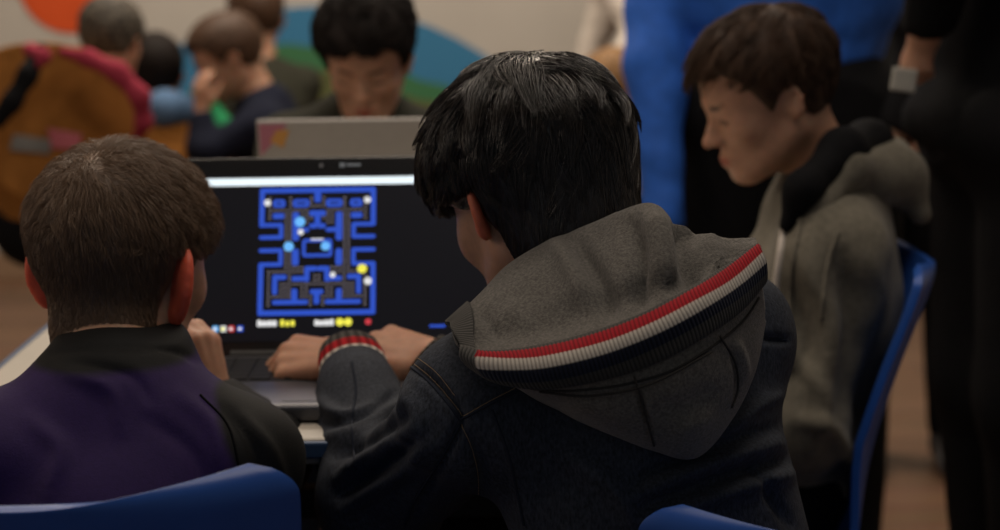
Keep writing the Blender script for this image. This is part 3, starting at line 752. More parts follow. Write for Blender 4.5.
# far silver laptop, its back to us
Rt2 = None
hp2 = P(372, 160, 2.72); fl, lid2, Rf = local_laptop('silver laptop with a bright corner sticker, its lid back facing us', (hp2[0]+.018, 2.64, TZ), R_(180), .335, .225, .222, R_(14), M['lap_silver'], M['lap_silver'], False)
def sticker(name, pts, m, y):
    V = [tuple(Rf @ Vector((-a, y, b))+Vector((0, 0, .017))) for a, b in pts]; n = len(V)
    V2 = [tuple(Rf @ Vector((-a, y-.0006, b))+Vector((0, 0, .017))) for a, b in pts]
    me = bpy.data.meshes.new(name); me.from_pydata(V+V2, [], [tuple(range(n)), tuple(range(n, 2*n))[::-1]]+[(i, (i+1) % n, n+(i+1) % n, n+i) for i in range(n)]); me.materials.append(m)
    link(bpy.data.objects.new(name, me), lid2)
sticker('sticker', [(-.164, .17), (-.164, .217), (-.125, .217), (-.145, .19)], mat('sticker_rose', (.45, .16, .22), .5, .3), .0078)
sticker('sticker', [(-.150, .192), (-.140, .208), (-.122, .208), (-.132, .182)], mat('sticker_amber', (.6, .3, .08), .5, .3), .0084)
#@@PEOPLE
A3 = lambda *a: np.array(a, float)
def seated(shl, shr, neck, pel, el, er, wl, wr, face, seat_z=.46, knee=.40, ra=.04, rl=.062, depth=.085, spread=.07, foot=0.0):
    """face: unit direction (xy) the pelvis faces; joints default to a sitting pose with feet on the floor"""
    f = A3(face[0], face[1], 0); f /= np.linalg.norm(f); rt = A3(f[1], -f[0], 0)
    J = dict(sl=shl, sr=shr, neck=neck, pel=pel, el=el, er=er, wl=wl, wr=wr, ra=ra, rl=rl, depth=depth, toe=f*.13)
    for s, sg in (('l', -1), ('r', 1)):
        h = A3(*pel)+rt*sg*spread-A3(0, 0, .01); J['h'+s] = h
        k = h+f*knee+rt*sg*.03; k[2] = seat_z+.04; J['k'+s] = k
        a = k+f*foot; a[2] = .085; J['a'+s] = a
    return J
# ---------------- boy in the denim jacket (middle)
hdM = Head(P(538, 196, 1.68), 29, 22, -5, .93, .9)
wlM = A3(*P(352, 362, 1.90)); wrM = A3(*P(436, 362, 1.90))
JM = seated(P(480, 408, 1.54), P(722, 338, 1.64), P(604, 306, 1.605), A3(.195, 1.545, .555), P(386, 496, 1.72), P(560, 470, 1.86), wlM, wrM, (-.25, .97), ra=.044, depth=.088)
handsM = dict(l=dict(wr=wlM+A3(-.006, .006, .0), dr=(-.80, .42, -.05), nm=(-.15, -.45, .9), side=1, s=.92, curl=(25, 52, 56, 60, 64), thumb=(50, 30), spread=1.5),
              r=dict(wr=wrM+A3(-.004, .004, 0), dr=(-.75, .5, .08), nm=(-.1, -.7, 1), side=-1, s=.98, curl=(25, 50, 54, 56, 58), spread=1.4))
def exM(p, d):
    # lumpy folds on the near sleeve and back
    d = smin(d, RC(p, JM['el']+A3(-.006, 0, 0), JM['wl']+(JM['el']-JM['wl'])*.27+A3(-.004, 0, -.004), .062, .040), .02)
    for a, b, ra, rb in FOLDS_M: d = smin(d, RC(p, a, b, ra, rb), .016)
    return d
def fold(x0, y0, x1, y1, Y0, Y1, r=.012): return (P(x0, y0, Y0).astype(np.float32), P(x1, y1, Y1).astype(np.float32), r, r*.5)
FOLDS_M = []
FM = [([(318, 400), (345, 418), (385, 405)], 7, .009), ([(322, 440), (360, 432), (402, 404)], 7, .010), ([(325, 424), (362, 418), (392, 396)], 5, -.009), ([(340, 478), (378, 452), (414, 428)], 8, .012),
      ([(335, 456), (372, 440), (405, 418)], 6, -.010), ([(345, 510), (392, 478), (430, 446)], 9, .010), ([(340, 494), (385, 466), (420, 440)], 6, -.010), ([(402, 386), (420, 420), (418, 470)], 8, .007),
      ([(404, 362), (440, 388), (460, 420), (440, 465), (412, 520)], 5, -.007), ([(470, 440), (480, 480), (470, 525)], 9, -.010), ([(500, 430), (520, 480), (530, 525)], 10, .007),
      ([(640, 492), (715, 462), (790, 440)], 9, .010), ([(640, 478), (700, 452), (782, 424)], 6, -.009), ([(650, 520), (730, 492), (808, 470)], 9, .010), ([(640, 508), (725, 478), (800, 456)], 6, -.009),
      ([(720, 440), (755, 408), (788, 392)], 7, .007), ([(764, 338), (776, 339), (788, 340)], 4, -.007), ([(560, 450), (610, 485), (640, 525)], 12, .009), ([(752, 470), (775, 500), (790, 525)], 6, -.009)]
mid, infoM = person('boy in dark denim jacket with grey hood, seen from behind at the laptop', hdM, JM, (.185, 1.55, 0), h=.0031, hairkind='long', hairmat='hair_dark',
          th=.012, top=.008, jacket='denim', trousers='jeans', hands=handsM, ear=(1.25, .62, .52), extra_jacket=exM, wr_amp=.0032, sleeve_cut=.012, hj=.0029, vpost=cloth_folds(FM),
          jacket_name='denim_jacket')
def kid(o, name): return next(c for c in o.children if c.name.split('.')[0] == name)
hairM = kid(mid, 'hair')
fn, core, msk = hair_cap(hdM, 'long', .012, .008)
blkM = lambda q: (q[:, 0] < 0)*((np.abs(q[:, 1]+.010) < .026) & (q[:, 2] < .008) & (np.abs(q[:, 0]) > .04)) | ((q[:, 1] > .014) & (q[:, 2] < .012))
V, F = strands(hdM, core, msk, 16000, .075, .00042, (0.01, -.055, .135), 520, .86, grav=.55, swirl=.6, lift=.0062, fwd=.5, seg=11, seed=3, jitter=.55, block=blkM)
make('hair_lock', V, F, M['hair_dark'], hairM)['kind'] = 'stuff'
bvM = bvh_of(infoM['V'], infoM['F'])
jkM = infoM['jacket']
def seams(bv, parent, lines, mt, rad=.0013, n=50, name='seam'):
    for pix in lines:
        pts = seam_on(bv, pix, n, rad, rad*.3)
        if len(pts) > 4:
            V, F = tube_vf(pts, rad, 6); make(name, V, F, mt, parent)
def stitches(bv, parent, lines, n=90):
    L = []
    for pix in lines:
        L = []; pts = seam_on(bv, pix, n, .0004, .0008)
        for i in range(0, len(pts)-2, 2): L.append(tube_vf(pts[i:i+2], .00038, 4))
        if L: V, F = join_vf(L); make('stitching', V, F, M['stitch'], parent)
seams(bvM, jkM, [[(404, 362), (425, 378), (445, 400), (460, 420)], [(460, 420), (490, 404), (530, 385)], [(492, 410), (510, 460), (524, 525)], [(460, 424), (440, 460), (415, 500), (405, 525)],
                 [(764, 338), (776, 339), (786, 340)], [(352, 362), (356, 390), (352, 425), (356, 470)]], M['seam'])
stitches(bvM, jkM, [[(406, 358), (430, 376), (450, 400), (463, 416)], [(464, 416), (492, 400), (530, 381)], [(462, 424), (472, 450), (478, 480), (479, 525)], [(412, 354), (436, 372), (456, 396)]])
# knitted striped cuff on the near sleeve
def cuff(parent, e, w, r0, r1, ln, shift=0.0, dark=(.07, .065, .06)):
    d = (w-e)/np.linalg.norm(w-e); a = w-d*.012+d*shift; up = A3(0, 0, 1); A = np.cross(d, up); A /= np.linalg.norm(A); B = np.cross(A, d)
    n1, n2 = 40, 90; V = []; uv = []; C = []
    for i in range(n1):
        t = i/(n1-1); s = t*ln
        r = r0+(r1-r0)*t+.0016*math.sin(t*math.pi)
        if t > .93: r -= .006*((t-.93)/.07)**2
        for j in range(n2):
            an = 2*math.pi*j/n2; rr = r+.0006*math.sin(45*an)
            V.append(a+d*s+(A*math.cos(an)+B*math.sin(an)*.86)*rr); uv.append((an*r0*190/ (2*math.pi*.03)*.03, 0))
            C.append((.55, .50, .44) if t < .28 else (.36, .014, .02) if t < .60 else dark)
    F = [(i*n2+j, i*n2+(j+1) % n2, (i+1)*n2+(j+1) % n2, (i+1)*n2+j) for i in range(n1-1) for j in range(n2)]
    o = make('cuff', V, F, M['rib'], parent, col=np.array(C), uv=uv); return o
cuff(jkM, JM['el'], JM['wl'], .0365, .031, .042, -.008)
cuff(jkM, JM['er'], JM['wr'], .0335, .029, .030, -.002)
# the hood lying on his back: lining, striped rib band, pouch
rows = [
 [(490,300,1.64),(505,285,1.63),(530,270,1.62),(560,262,1.61),(600,255,1.60),(640,250,1.59),(680,250,1.58),(715,252,1.58),(745,250,1.57)],
 [(450,322,1.575),(482,291,1.60),(508,264,1.60),(545,242,1.595),(592,223,1.575),(648,203,1.545),(676,226,1.545),(712,238,1.55),(754,238,1.545)],
 [(452,326,1.56),(484,303,1.565),(513,281,1.56),(550,263,1.55),(598,246,1.53),(650,228,1.505),(682,240,1.515),(716,247,1.53),(756,240,1.535)],
 [(452,332,1.545),(486,322,1.54),(518,308,1.53),(556,295,1.515),(602,281,1.495),(650,265,1.475),(688,260,1.495),(722,257,1.52),(757,243,1.525)],
 [(456,340,1.53),(484,342,1.52),(520,336,1.505),(560,327,1.49),(605,312,1.475),(650,296,1.465),(691,280,1.48),(726,265,1.51),(758,246,1.52)],
 [(462,349,1.52),(485,356,1.495),(522,354,1.47),(562,346,1.452),(608,332,1.44),(652,314,1.44),(693,292,1.455),(729,270,1.485),(758,248,1.512)],
 [(466,354,1.515),(489,364,1.482),(527,366,1.452),(566,360,1.432),(612,347,1.422),(656,329,1.423),(697,307,1.438),(733,284,1.470),(760,259,1.500)],
 [(472,360,1.515),(496,374,1.482),(534,380,1.450),(572,377,1.430),(618,365,1.420),(662,346,1.422),(703,322,1.438),(737,299,1.468),(761,274,1.500)],
 [(482,366,1.52),(504,380,1.490),(542,389,1.456),(580,390,1.434),(626,384,1.420),(672,370,1.420),(712,346,1.438),(743,320,1.470),(763,290,1.503)],
 [(492,371,1.525),(515,386,1.500),(552,399,1.468),(590,407,1.442),(638,410,1.425),(684,405,1.424),(724,378,1.445),(750,345,1.475),(765,305,1.506)],
 [(502,376,1.53),(528,393,1.515),(566,410,1.488),(604,427,1.462),(652,443,1.448),(695,447,1.448),(730,412,1.462),(753,368,1.485),(765,318,1.512)],
 [(506,378,1.54),(532,396,1.53),(570,414,1.512),(608,432,1.495),(654,450,1.488),(696,456,1.486),(732,418,1.49),(755,372,1.505),(766,322,1.53)],
 [(506,374,1.575),(534,388,1.575),(572,402,1.575),(610,415,1.575),(652,430,1.575),(690,430,1.575),(722,405,1.575),(745,365,1.575),(760,320,1.58)],
]
fw = [.045, .035, .02, .01, 0, 0, 0, 0, 0]
G = np.array([[P(c[0], c[1], c[2]-fw[i]) for i, c in enumerate(r)] for r in rows]); NU, NV = 260, 200
G = cr(G, NV); G = cr(G.transpose(1, 0, 2), NU).transpose(1, 0, 2)     # [v][u]
tv = np.linspace(0, len(rows)-1, NV)
# pixel coordinates of each surface point, only used to place folds along the cloth
PXG = cr(cr(np.array([[(c[0], c[1]) for c in r] for r in rows], float), NV).transpose(1, 0, 2), NU).transpose(1, 0, 2)
du = np.gradient(G, axis=1); dv = np.gradient(G, axis=0); Nn = np.cross(du, dv); Nn /= np.linalg.norm(Nn, axis=2)[..., None]+1e-9
Nn *= np.where(Nn[..., 1:2] > 0, -1, 1)
def ridge(poly, wd, amp):
    q = cr(np.array(poly, float), 40); D = np.full(PXG.shape[:2], 1e9); T = np.zeros_like(D)
    for i, a in enumerate(q):
        e = np.hypot(PXG[..., 0]-a[0], PXG[..., 1]-a[1]); m = e < D; D[m] = e[m]; T[m] = i/39
    return amp*np.exp(-(D/wd)**2)*np.clip((1-T)/.35, 0, 1)*np.clip((T-.02)/.25, 0, 1)
disp = np.zeros(PXG.shape[:2])
lin = np.clip((5.0-tv)/1.0, 0, 1)[:, None]*np.clip((tv-.9)/.6, 0, 1)[:, None]
disp += 1.0*lin*(ridge([(648, 205), (662, 250), (668, 330)], 11, .012)+ridge([(676, 215), (686, 250), (696, 310)], 10, -.012)+ridge([(545, 235), (572, 270), (596, 340)], 11, .008)+ridge([(565, 228), (598, 280), (618, 340)], 9, -.009)
              +ridge([(630, 212), (640, 265), (640, 325)], 9, -.013)+ridge([(702, 226), (714, 258), (722, 300)], 12, .007)+ridge([(500, 300), (520, 320), (540, 335)], 12, .004)+ridge([(476, 300), (490, 325), (505, 345)], 6, -.004))
pou = np.clip((tv-8.2)/.5, 0, 1)[:, None]
disp += pou*(ridge([(632, 372), (640, 400), (652, 440)], 3.0, -.0030)+ridge([(638, 370), (646, 400), (658, 440)], 3.0, .0022)+ridge([(722, 330), (735, 360), (738, 385), (732, 405)], 3, -.004)+ridge([(730, 325), (744, 360), (746, 385)], 4, .003)
             +ridge([(600, 392), (640, 385), (700, 362)], 6, .004)+ridge([(560, 400), (600, 412), (640, 425)], 12, .004)+ridge([(650, 415), (690, 405), (720, 385)], 10, -.004)+ridge([(668, 430), (695, 425), (715, 408)], 9, .004))
G = G+Nn*(disp+noise(G.reshape(-1, 3), 14).reshape(disp.shape)*.0016)[..., None]
uvu = np.concatenate([np.zeros((NV, 1)), np.cumsum(np.linalg.norm(np.diff(G, axis=1), axis=2), axis=1)], 1)
iB = np.searchsorted(tv, 4.92); iC = np.searchsorted(tv, 7.45)
def patch(name, G, mt, parent, col=None, uv=None, thick=.004, off=1.0):
    nv, nu = G.shape[:2]; F = [(i*nu+j, i*nu+j+1, (i+1)*nu+j+1, (i+1)*nu+j) for i in range(nv-1) for j in range(nu-1)]
    o = make(name, G.reshape(-1, 3), F, mt, parent, col=None if col is None else col.reshape(-1, 3), uv=None if uv is None else uv.reshape(-1, 2))
    md = o.modifiers.new('s', 'SOLIDIFY'); md.thickness = thick; md.offset = off; return o
nrm_sign = -1.0 if np.cross(du[60, 130], dv[60, 130])[1] < 0 else 1.0
hood = patch('hood', G[:iB+1], M['fleece'], mid, thick=.004, off=nrm_sign)
patch('hood_pouch', G[iC:], M['fleece'], hood, thick=.004, off=nrm_sign)
# band: finer mesh that rolls out a little
bv = np.linspace(0, 1, 44); gi = np.interp(bv, [0, 1], [iB-2, iC+2]); i0 = np.floor(gi).astype(int); fr = (gi-i0)[:, None, None]
GB = G[i0]*(1-fr)+G[np.minimum(i0+1, NV-1)]*fr; NB = Nn[i0]
GB = np.stack([cr(r, 900) for r in GB]); NB = np.stack([cr(r, 900) for r in NB]); NB /= np.linalg.norm(NB, axis=2)[..., None]
UB = np.stack([np.interp(np.linspace(0, 1, 900), np.linspace(0, 1, NU), uvu[iB])]*44)
roll = .0045*np.sqrt(np.clip(1-((bv-.5)/.5)**4, 0, 1)); cordp = np.abs(np.sin(UB*math.pi/.0034))
GB = GB+NB*(roll[:, None]+.0016+.0007*cordp)[..., None]
C = np.zeros(GB.shape); uu = np.linspace(0, 1, 900)[None, :]; b2 = bv[:, None]+0*uu
C[:] = (.075, .072, .066)
red = (b2 > .12) & (b2 < .35) & (uu > .085); wht = (b2 >= .35) & (b2 < .515) & (uu > .088); nav = (b2 >= .515) & (b2 < .74) & (uu > .095)
C[red] = (.34, .012, .02); C[wht] = (.52, .47, .41); C[nav] = (.014, .017, .032); C[(b2 >= .74) & (uu > .095)] = (.045, .044, .042)
C *= (.45+.6*cordp)[..., None]
patch('hood_band', GB, mat('rib_knit', (1, 1, 1), .95, .1, attr=True, sheen=.1), hood, col=C, thick=.003, off=nrm_sign)
# plain ribbed end of the band, turning round the left corner of the hood
ia = np.searchsorted(tv, 1.25); ue = int(NU*.085); GE = G[ia:iB+3, :ue]; NE = Nn[ia:iB+3, :ue]; GE = cr(GE, 160); NE = cr(NE, 160)
cE = np.abs(np.sin(np.cumsum(np.r_[0, np.linalg.norm(np.diff(GE[:, ue//2], axis=0), axis=1)])*math.pi/.0034))
GE = GE+NE*(.0030+.0008*cE)[:, None, None]; CE = np.ones(GE.shape)*(.085, .080, .073)*(.45+.6*cE)[:, None, None]
patch('rib_edge', GE, bpy.data.materials['rib_knit'], hood, col=CE, thick=.004, off=nrm_sign)
gp = G[iC:]; bvH = bvh_of(gp.reshape(-1, 3), [(i*NU+j, i*NU+j+1, (i+1)*NU+j+1, (i+1)*NU+j) for i in range(gp.shape[0]-1) for j in range(NU-1)])
for ln in ([(634, 376), (642, 402), (654, 446)], [(720, 336), (735, 362), (738, 388), (732, 408)], [(540, 392), (590, 396), (650, 384), (712, 352)]):
    pts = []
    for xy in cr(np.array(ln, float), 40):
        a, nn = ray(bvH, *xy)
        if a is not None: pts.append(a-(a-CP)/np.linalg.norm(a-CP)*.0042)
    if len(pts) > 5: V, F = tube_vf(np.array(pts), .0010, 6); make('hood_seam', V, F, M['grey_seam'], hood)
# seam lines of the hood
gs = [G[np.searchsorted(tv, 8.0)]+Nn[np.searchsorted(tv, 8.0)]*.0003]
V, F = tube_vf(gs[0][8:-8:3], .0011, 6); make('hood_seam', V, F, M['grey_seam'], hood)
# ---------------- boy in the black and purple jacket (left)
hdL = Head(P(123, 266, 1.735), -22, 9, 3, .905, 1.25, 48)
wrL = A3(*P(216, 398, 1.80)); 
JL = seated(P(-8, 460, 1.60), P(238, 460, 1.63), P(118, 388, 1.655), A3(-.33, 1.55, .545), P(-40, 560, 1.72), P(262, 455, 1.80), A3(-.40, 1.86, .79), A3(*P(214, 402, 1.845)), (0, 1), ra=.038, depth=.08)
handsL = dict(r=dict(wr=A3(*P(214, 400, 1.845)), dr=(-.22, -.02, 1), nm=(.75, -.6, .1), side=-1, s=.80, curl=(60, 72, 74, 74, 70), thumb=(30, 10)),
              l=dict(wr=A3(-.40, 1.862, .79), dr=(.5, .8, -.1), nm=(0, 0, 1), side=1, s=.8))
ncL = P(122, 350, 1.66)
def exL(p, d):
    c = RC(p, P(118, 392, 1.655), P(124, 362, 1.67), .072, .066)
    c = smax(c, (p[:, 2]-P(124, 346, 1.60)[2]).astype(np.float32)-.15*(p[:, 1]-1.66).astype(np.float32), .008)
    return smin(d, c, .016)
def jcL(V):
    rel = V-ncL; x = rel[:, 0]; z = rel[:, 2]
    c = np.ones((len(V), 3))*.0065; pur = A3(.028, .012, .075)
    edge = .098+.05*np.clip((-z-.03)/.12, 0, 1)
    m = np.clip((edge-np.abs(x+.005))/.006, 0, 1)*np.clip((-.002-z+.25*np.abs(x)**1.0*0)/.006, 0, 1)*np.clip((1.72-V[:, 1])/.01, 0, 1)
    return c*(1-m[:, None])+pur*m[:, None]
FL = [([(60, 372), (110, 390), (120, 430)], 8, .005), ([(75, 362), (130, 375), (150, 400)], 6, -.004), ([(180, 395), (215, 430), (225, 480)], 9, .005), ([(150, 420), (190, 450), (205, 490)], 9, -.004),
      ([(30, 420), (60, 450), (50, 490)], 10, .005), ([(245, 420), (270, 450), (285, 490)], 7, .005), ([(225, 410), (250, 440), (262, 490)], 6, -.005), ([(52, 352), (110, 346), (170, 350), (198, 362)], 4, -.004)]
lft, infoL = person('boy in black and purple tracksuit top, seen from behind, chin on his fist', hdL, JL, (-.33, 1.55, 0), h=.0034, hairkind='short', hairmat='hair_brown', th=.005, top=.005,
          jacket='sport', trousers='black_cloth', hands=handsL, ear=(1.35, .42, .33), extra_jacket=exL, wr_amp=.0036, hj=.0034, jcol=jcL, vpost=cloth_folds(FL), jacket_name='tracksuit_top')
fn, core, msk = hair_cap(hdL, 'short', .005, .005)
blkL = lambda q: ((np.abs(q[:, 1]+.008) < .026) & (q[:, 2] < .014) & (np.abs(q[:, 0]) > .05)) | ((q[:, 1] > .02) & (q[:, 2] < .02)) | (q[:, 2] < -.100)
V, F = strands(hdL, core, msk, 19000, .030, .00027, (-.008, -.062, .112), 1500, .45, grav=.35, swirl=.9, lift=.0062, fwd=.3, seg=8, seed=5, jitter=.5, block=blkL, scut=.6)
make('hair_lock', V, F, M['hair_brown'], kid(lft, 'hair'))['kind'] = 'stuff'
bvL = bvh_of(infoL['V'], infoL['F'])
seams(bvL, infoL['jacket'], [[(200, 395), (228, 426), (240, 470)]], M['black_cloth'], .0012)
# ---------------- boy in the olive-grey hoodie (right)
hdR = Head(P(768, 97, 2.35), 99, 20, 0, .835, .88)
JR = seated(A3(*P(832, 258, 2.24)), A3(*P(838, 250, 2.50)), P(832, 192, 2.37), A3(.33, 2.34, .545), P(800, 425, 2.2), P(790, 400, 2.56), A3(*P(700, 440, 2.16)), A3(*P(690, 400, 2.56)), (-1, 0), ra=.044, depth=.09, rl=.06)
handsR = dict(l=dict(wr=JR['wl'], dr=(-1, .2, -.1), nm=(0, 0, 1), side=-1, s=.88), r=dict(wr=JR['wr'], dr=(-1, -.2, -.1), nm=(0, 0, 1), side=1, s=.88))
FR = [([(800, 250), (830, 320), (822, 400)], 12, .018), ([(840, 260), (850, 330), (845, 400)], 12, -.016), ([(795, 350), (820, 400), (812, 450)], 9, .014), ([(870, 260), (880, 320), (865, 400)], 12, .012), ([(800, 420), (830, 430), (850, 470)], 9, .016), ([(790, 290), (805, 340), (800, 380)], 8, -.012)]
rgt, infoR = person('boy in olive-grey hoodie sitting in profile, looking down', hdR, JR, (.33, 2.34, 0), h=.0055, hairkind='boy', hairmat='hair_chestnut', th=.008, top=.014,
          jacket='khaki', trousers='black_cloth', hands=handsR, wr_amp=.005, jacket_name='hoodie', jinf=.02, hem=.11, vpost=cloth_folds(FR))
fn, core, msk = hair_cap(hdR, 'boy', .008, .014)
blkR = lambda q: ((np.abs(q[:, 1]+.012) < .026) & (q[:, 2] < .014) & (np.abs(q[:, 0]) > .04)) | ((q[:, 1] > .02) & (q[:, 2] < .035))
V, F = strands(hdR, core, msk, 7000, .035, .0004, (0, -.05, .125), 300, .7, grav=.5, swirl=.3, lift=.004, fwd=.9, seg=7, seed=9, jitter=.3, block=blkR, scut=.5)
make('hair_lock', V, F, M['hair_chestnut'], kid(rgt, 'hair'))['kind'] = 'stuff'
def sdf_part(name, fn, pts, pad, h, m, parent):
    lo, hi = box_of(pts, pad); V, F = polygonise(fn, lo, hi, h); return make(name, V, F, m, parent)
ho = [P(800, 262, 2.22), P(812, 205, 2.24), P(845, 168, 2.28), P(880, 166, 2.36), P(900, 185, 2.40)]
ho2 = [P(890, 162, 2.44), P(850, 175, 2.52), P(815, 210, 2.55), P(800, 250, 2.55)]
pk = [P(872, 182, 2.33), P(905, 178, 2.36), P(920, 214, 2.36)]
def hoodR(p):
    d = CH(p, ho, [.018, .024, .026, .028, .026], .02); d = smin(d, CH(p, [ho[3]]+ho2, [.028, .028, .026, .024, .018], .02), .02)
    d = smin(d, CH(p, pk, [.034, .022, .016], .03), .03); return d+noise(p, 30)*.003
sdf_part('hood', hoodR, ho+ho2+pk, .07, .005, M['khaki'], rgt)
cl = [P(788, 225, 2.22), P(802, 190, 2.22), P(842, 152, 2.29), P(868, 146, 2.37), P(850, 160, 2.45), P(815, 195, 2.48), P(795, 235, 2.46)]
def colR(p): return CH(p, cl, [.010, .019, .027, .030, .026, .02, .014], .02)+noise(p, 40)*.002
sdf_part('inner_collar', colR, cl, .05, .005, M['black_cloth'], rgt)
bvR = bvh_of(infoR['V'], infoR['F'])
for ln, rd, nm_, mt in (([(786, 222), (780, 262), (776, 300), (778, 350)], .0050, 'zip_edge', 'white_cloth'), ([(802, 215), (794, 262), (790, 310), (792, 370)], .0035, 'front_hem', 'khaki'), ([(838, 232), (826, 270), (822, 320)], .003, 'front_hem', 'khaki')):
    pts = seam_on(bvR, ln, 40, .001, .001)
    if len(pts) > 4: V, F = tube_vf(pts, rd, 8); make(nm_, V, F, M[mt], rgt)
# ---------------- dark haired boy behind the silver laptop
hdF = Head(P(367, 60, 3.10), 176, 24, 0, .84)
JF = seated(A3(*P(440, 150, 3.12)), A3(*P(292, 150, 3.12)), P(367, 118, 3.17), A3(-.24, 3.30, .55), P(470, 215, 3.0), P(265, 215, 3.0), A3(-.15, 2.9, .79), A3(-.33, 2.9, .79), (0, -1), ra=.042, depth=.085)
fboy, _ = person('dark-haired boy looking down behind the silver laptop', hdF, JF, (-.24, 3.30, 0), h=.006, hairkind='boy', hairmat='hair_far', th=.010, top=.030, jacket='dark_green', trousers='jeans', wr_amp=.005,
       hands=dict(l=dict(wr=A3(-.15, 2.9, .785), dr=(0, -1, -.1), nm=(0, 0, 1), side=1, s=.85), r=dict(wr=A3(-.33, 2.9, .785), dr=(0, -1, -.1), nm=(0, 0, 1), side=-1, s=.85)), group=None)
fn, core, msk = hair_cap(hdF, 'boy', .010, .030)
V, F = strands(hdF, core, msk, 3000, .045, .0009, (.02, -.07, .12), 160, .7, grav=.25, swirl=.6, lift=.0025, fwd=1.2, seg=6, seed=12, jitter=.9, block=lambda q: (q[:, 1] > .01) & (q[:, 2] < .045))
make('hair_lock', V, F, M['hair_far'], kid(fboy, 'hair'))['kind'] = 'stuff'
# ---------------- children further back
def back_kid(label, px, py, Y, yaw, pitch, s, jm, hm, face, dx=0.0, th=.012, top=.01, lean=.08, pz=.52, hands=True, wide=.14, skin=(.8, .8, .8), drop=.0, trousers='black_cloth', extra=None, el=None, wl=None):
    hd_ = Head(P(px, py, Y), yaw, pitch, 0, s); f = A3(face[0], face[1], 0); f /= np.linalg.norm(f); rt = A3(f[1], -f[0], 0)
    nk = hd_.c-A3(0, 0, .165*s)-f*.05+A3(dx, 0, 0)-A3(0, 0, drop); pel = nk-f*lean; pel = A3(pel[0], pel[1], pz)
    shl = nk-rt*wide-A3(0, 0, .05); shr = nk+rt*wide-A3(0, 0, .05)
    e_l = shl+f*.14-A3(0, 0, .17); e_r = shr+f*.14-A3(0, 0, .17); w_l = e_l+f*.2+rt*.04+A3(0, 0, .04); w_r = e_r+f*.2-rt*.04+A3(0, 0, .04)
    if wl is not None: w_l = wl; e_l = el
    J = seated(shl, shr, nk, pel, e_l, e_r, w_l, w_r, face, ra=.04*s, depth=.085)
    hh = dict(l=dict(wr=w_l, dr=(f*.9+A3(0, 0, -.1)) if wl is None else A3(0, -.05, 1), nm=(0, 0, 1) if wl is None else (-.3, -1, 0), side=1, s=.85*s), r=dict(wr=w_r, dr=f*.9+A3(0, 0, -.1), nm=(0, 0, 1), side=-1, s=.85*s))
    return person(label, hd_, J, (pel[0], pel[1], 0), h=.008, hairmat=hm, hairkind='boy', th=th, top=top, jacket=jm, trousers=trousers, hands=hh, wr_amp=.006, skin=skin, hj=.008, extra_jacket=extra)
kp, ki = back_kid('child in navy jacket leaning a cheek on one hand, left of the silver laptop', 228, 58, 4.95, 100, 24, .90, 'navy', 'hair_chestnut', (-1, -.15), dx=.035, drop=-.03, el=P(205, 150, 4.80), wl=P(202, 112, 4.83))
ks, ki2 = back_kid('brown-haired child facing away behind the child in navy', 256, 18, 5.95, 20, 0, .98, 'dark_green', 'hair_chestnut', (-.3, 1))
c0 = P(228, 112, 4.6)
sdf_part('collar', lambda p: CH(p, [P(212, 112, 4.85), P(222, 128, 4.83), P(214, 140, 4.83)], [.03, .03, .02], .02), [P(212, 112, 4.85), P(214, 140, 4.83)], .08, .008, M['green_cloth'], kp)
ko, ki3 = back_kid('black-haired child in orange top with blue collar, seen from behind', 156, 74, 5.0, 10, 0, .84, 'orange', 'hair_far', (.1, 1), dx=.04, wide=.13)
sdf_part('collar', lambda p: CH(p, [P(140, 112, 4.93), P(165, 108, 4.88), P(192, 110, 4.93)], [.04, .045, .04], .02), [P(140, 112, 4.9), P(192, 110, 4.9)], .1, .008, M['steel_blue'], ko)
def band_pts(l): return [P(*a) for a in l]
# big orange jacket with crimson trimmed hood, in front of them
def exO(p, d):
    for a in ORB: d = smin(d, E(p, a[0], a[1]), .05)
    return d
ORB = [(P(80, 120, 4.12), (.13, .11, .17)), (P(12, 112, 4.15), (.14, .10, .14)), (P(45, 90, 4.15), (.10, .09, .10)), (P(115, 160, 4.12), (.09, .09, .11)), (P(60, 170, 4.12), (.16, .10, .09))]
kor, kio = back_kid('grey-haired person in mustard orange jacket with crimson hood trim, bending at the far left', 112, 42, 4.35, -10, 10, .80, 'orange', 'hair_grey', (.1, 1), dx=-.12, drop=.02, wide=.15, extra=exO, lean=.0, pz=.60)
def trim(name, pts, r, m, parent):
    rs = r if isinstance(r, list) else [r]*len(pts)
    return sdf_part(name, lambda p: CH(p, pts, rs, .02), pts, .07, .007, m, parent)
trim('hood_trim', band_pts([(62, 52, 4.08), (88, 58, 4.03), (118, 72, 4.0), (140, 96, 4.0), (144, 122, 4.02), (136, 140, 4.05)]), [.012, .018, .021, .020, .017, .012], M['crimson'], kor)
trim('shoulder_strap', band_pts([(40, 50, 4.08), (28, 75, 4.02), (12, 102, 4.0), (-4, 122, 4.0)]), [.018, .02, .02, .02], M['black_cloth'], kor)
trim('strap_edge', band_pts([(30, 50, 4.08), (44, 56, 4.03), (38, 66, 4.02)]), [.018, .014, .008], M['crimson'], kor)
def flat_patch(name, quad, m, parent, base):
    bvp = bvh_of(base['V'], base['F']); n1, n2 = 14, 10; q = np.array(quad, float); V = []; ok = True
    for i in range(n2):
        for j in range(n1):
            a, b = i/(n2-1), j/(n1-1); xy = (q[0]*(1-b)+q[1]*b)*(1-a)+(q[3]*(1-b)+q[2]*b)*a; h_, nn = ray(bvp, *xy)
            V.append(h_+nn*.004 if h_ is not None else (V[-1] if V else P(*xy, 4.0)))
    F = [(i*n1+j, i*n1+j+1, (i+1)*n1+j+1, (i+1)*n1+j) for i in range(n2-1) for j in range(n1-1)]
    o = make(name, V, F, m, parent); md = o.modifiers.new('s', 'SOLIDIFY'); md.thickness = .002
flat_patch('grey_print', [(14, 134), (52, 140), (50, 154), (10, 150)], M['grey_print'], kio['jacket'], kio)
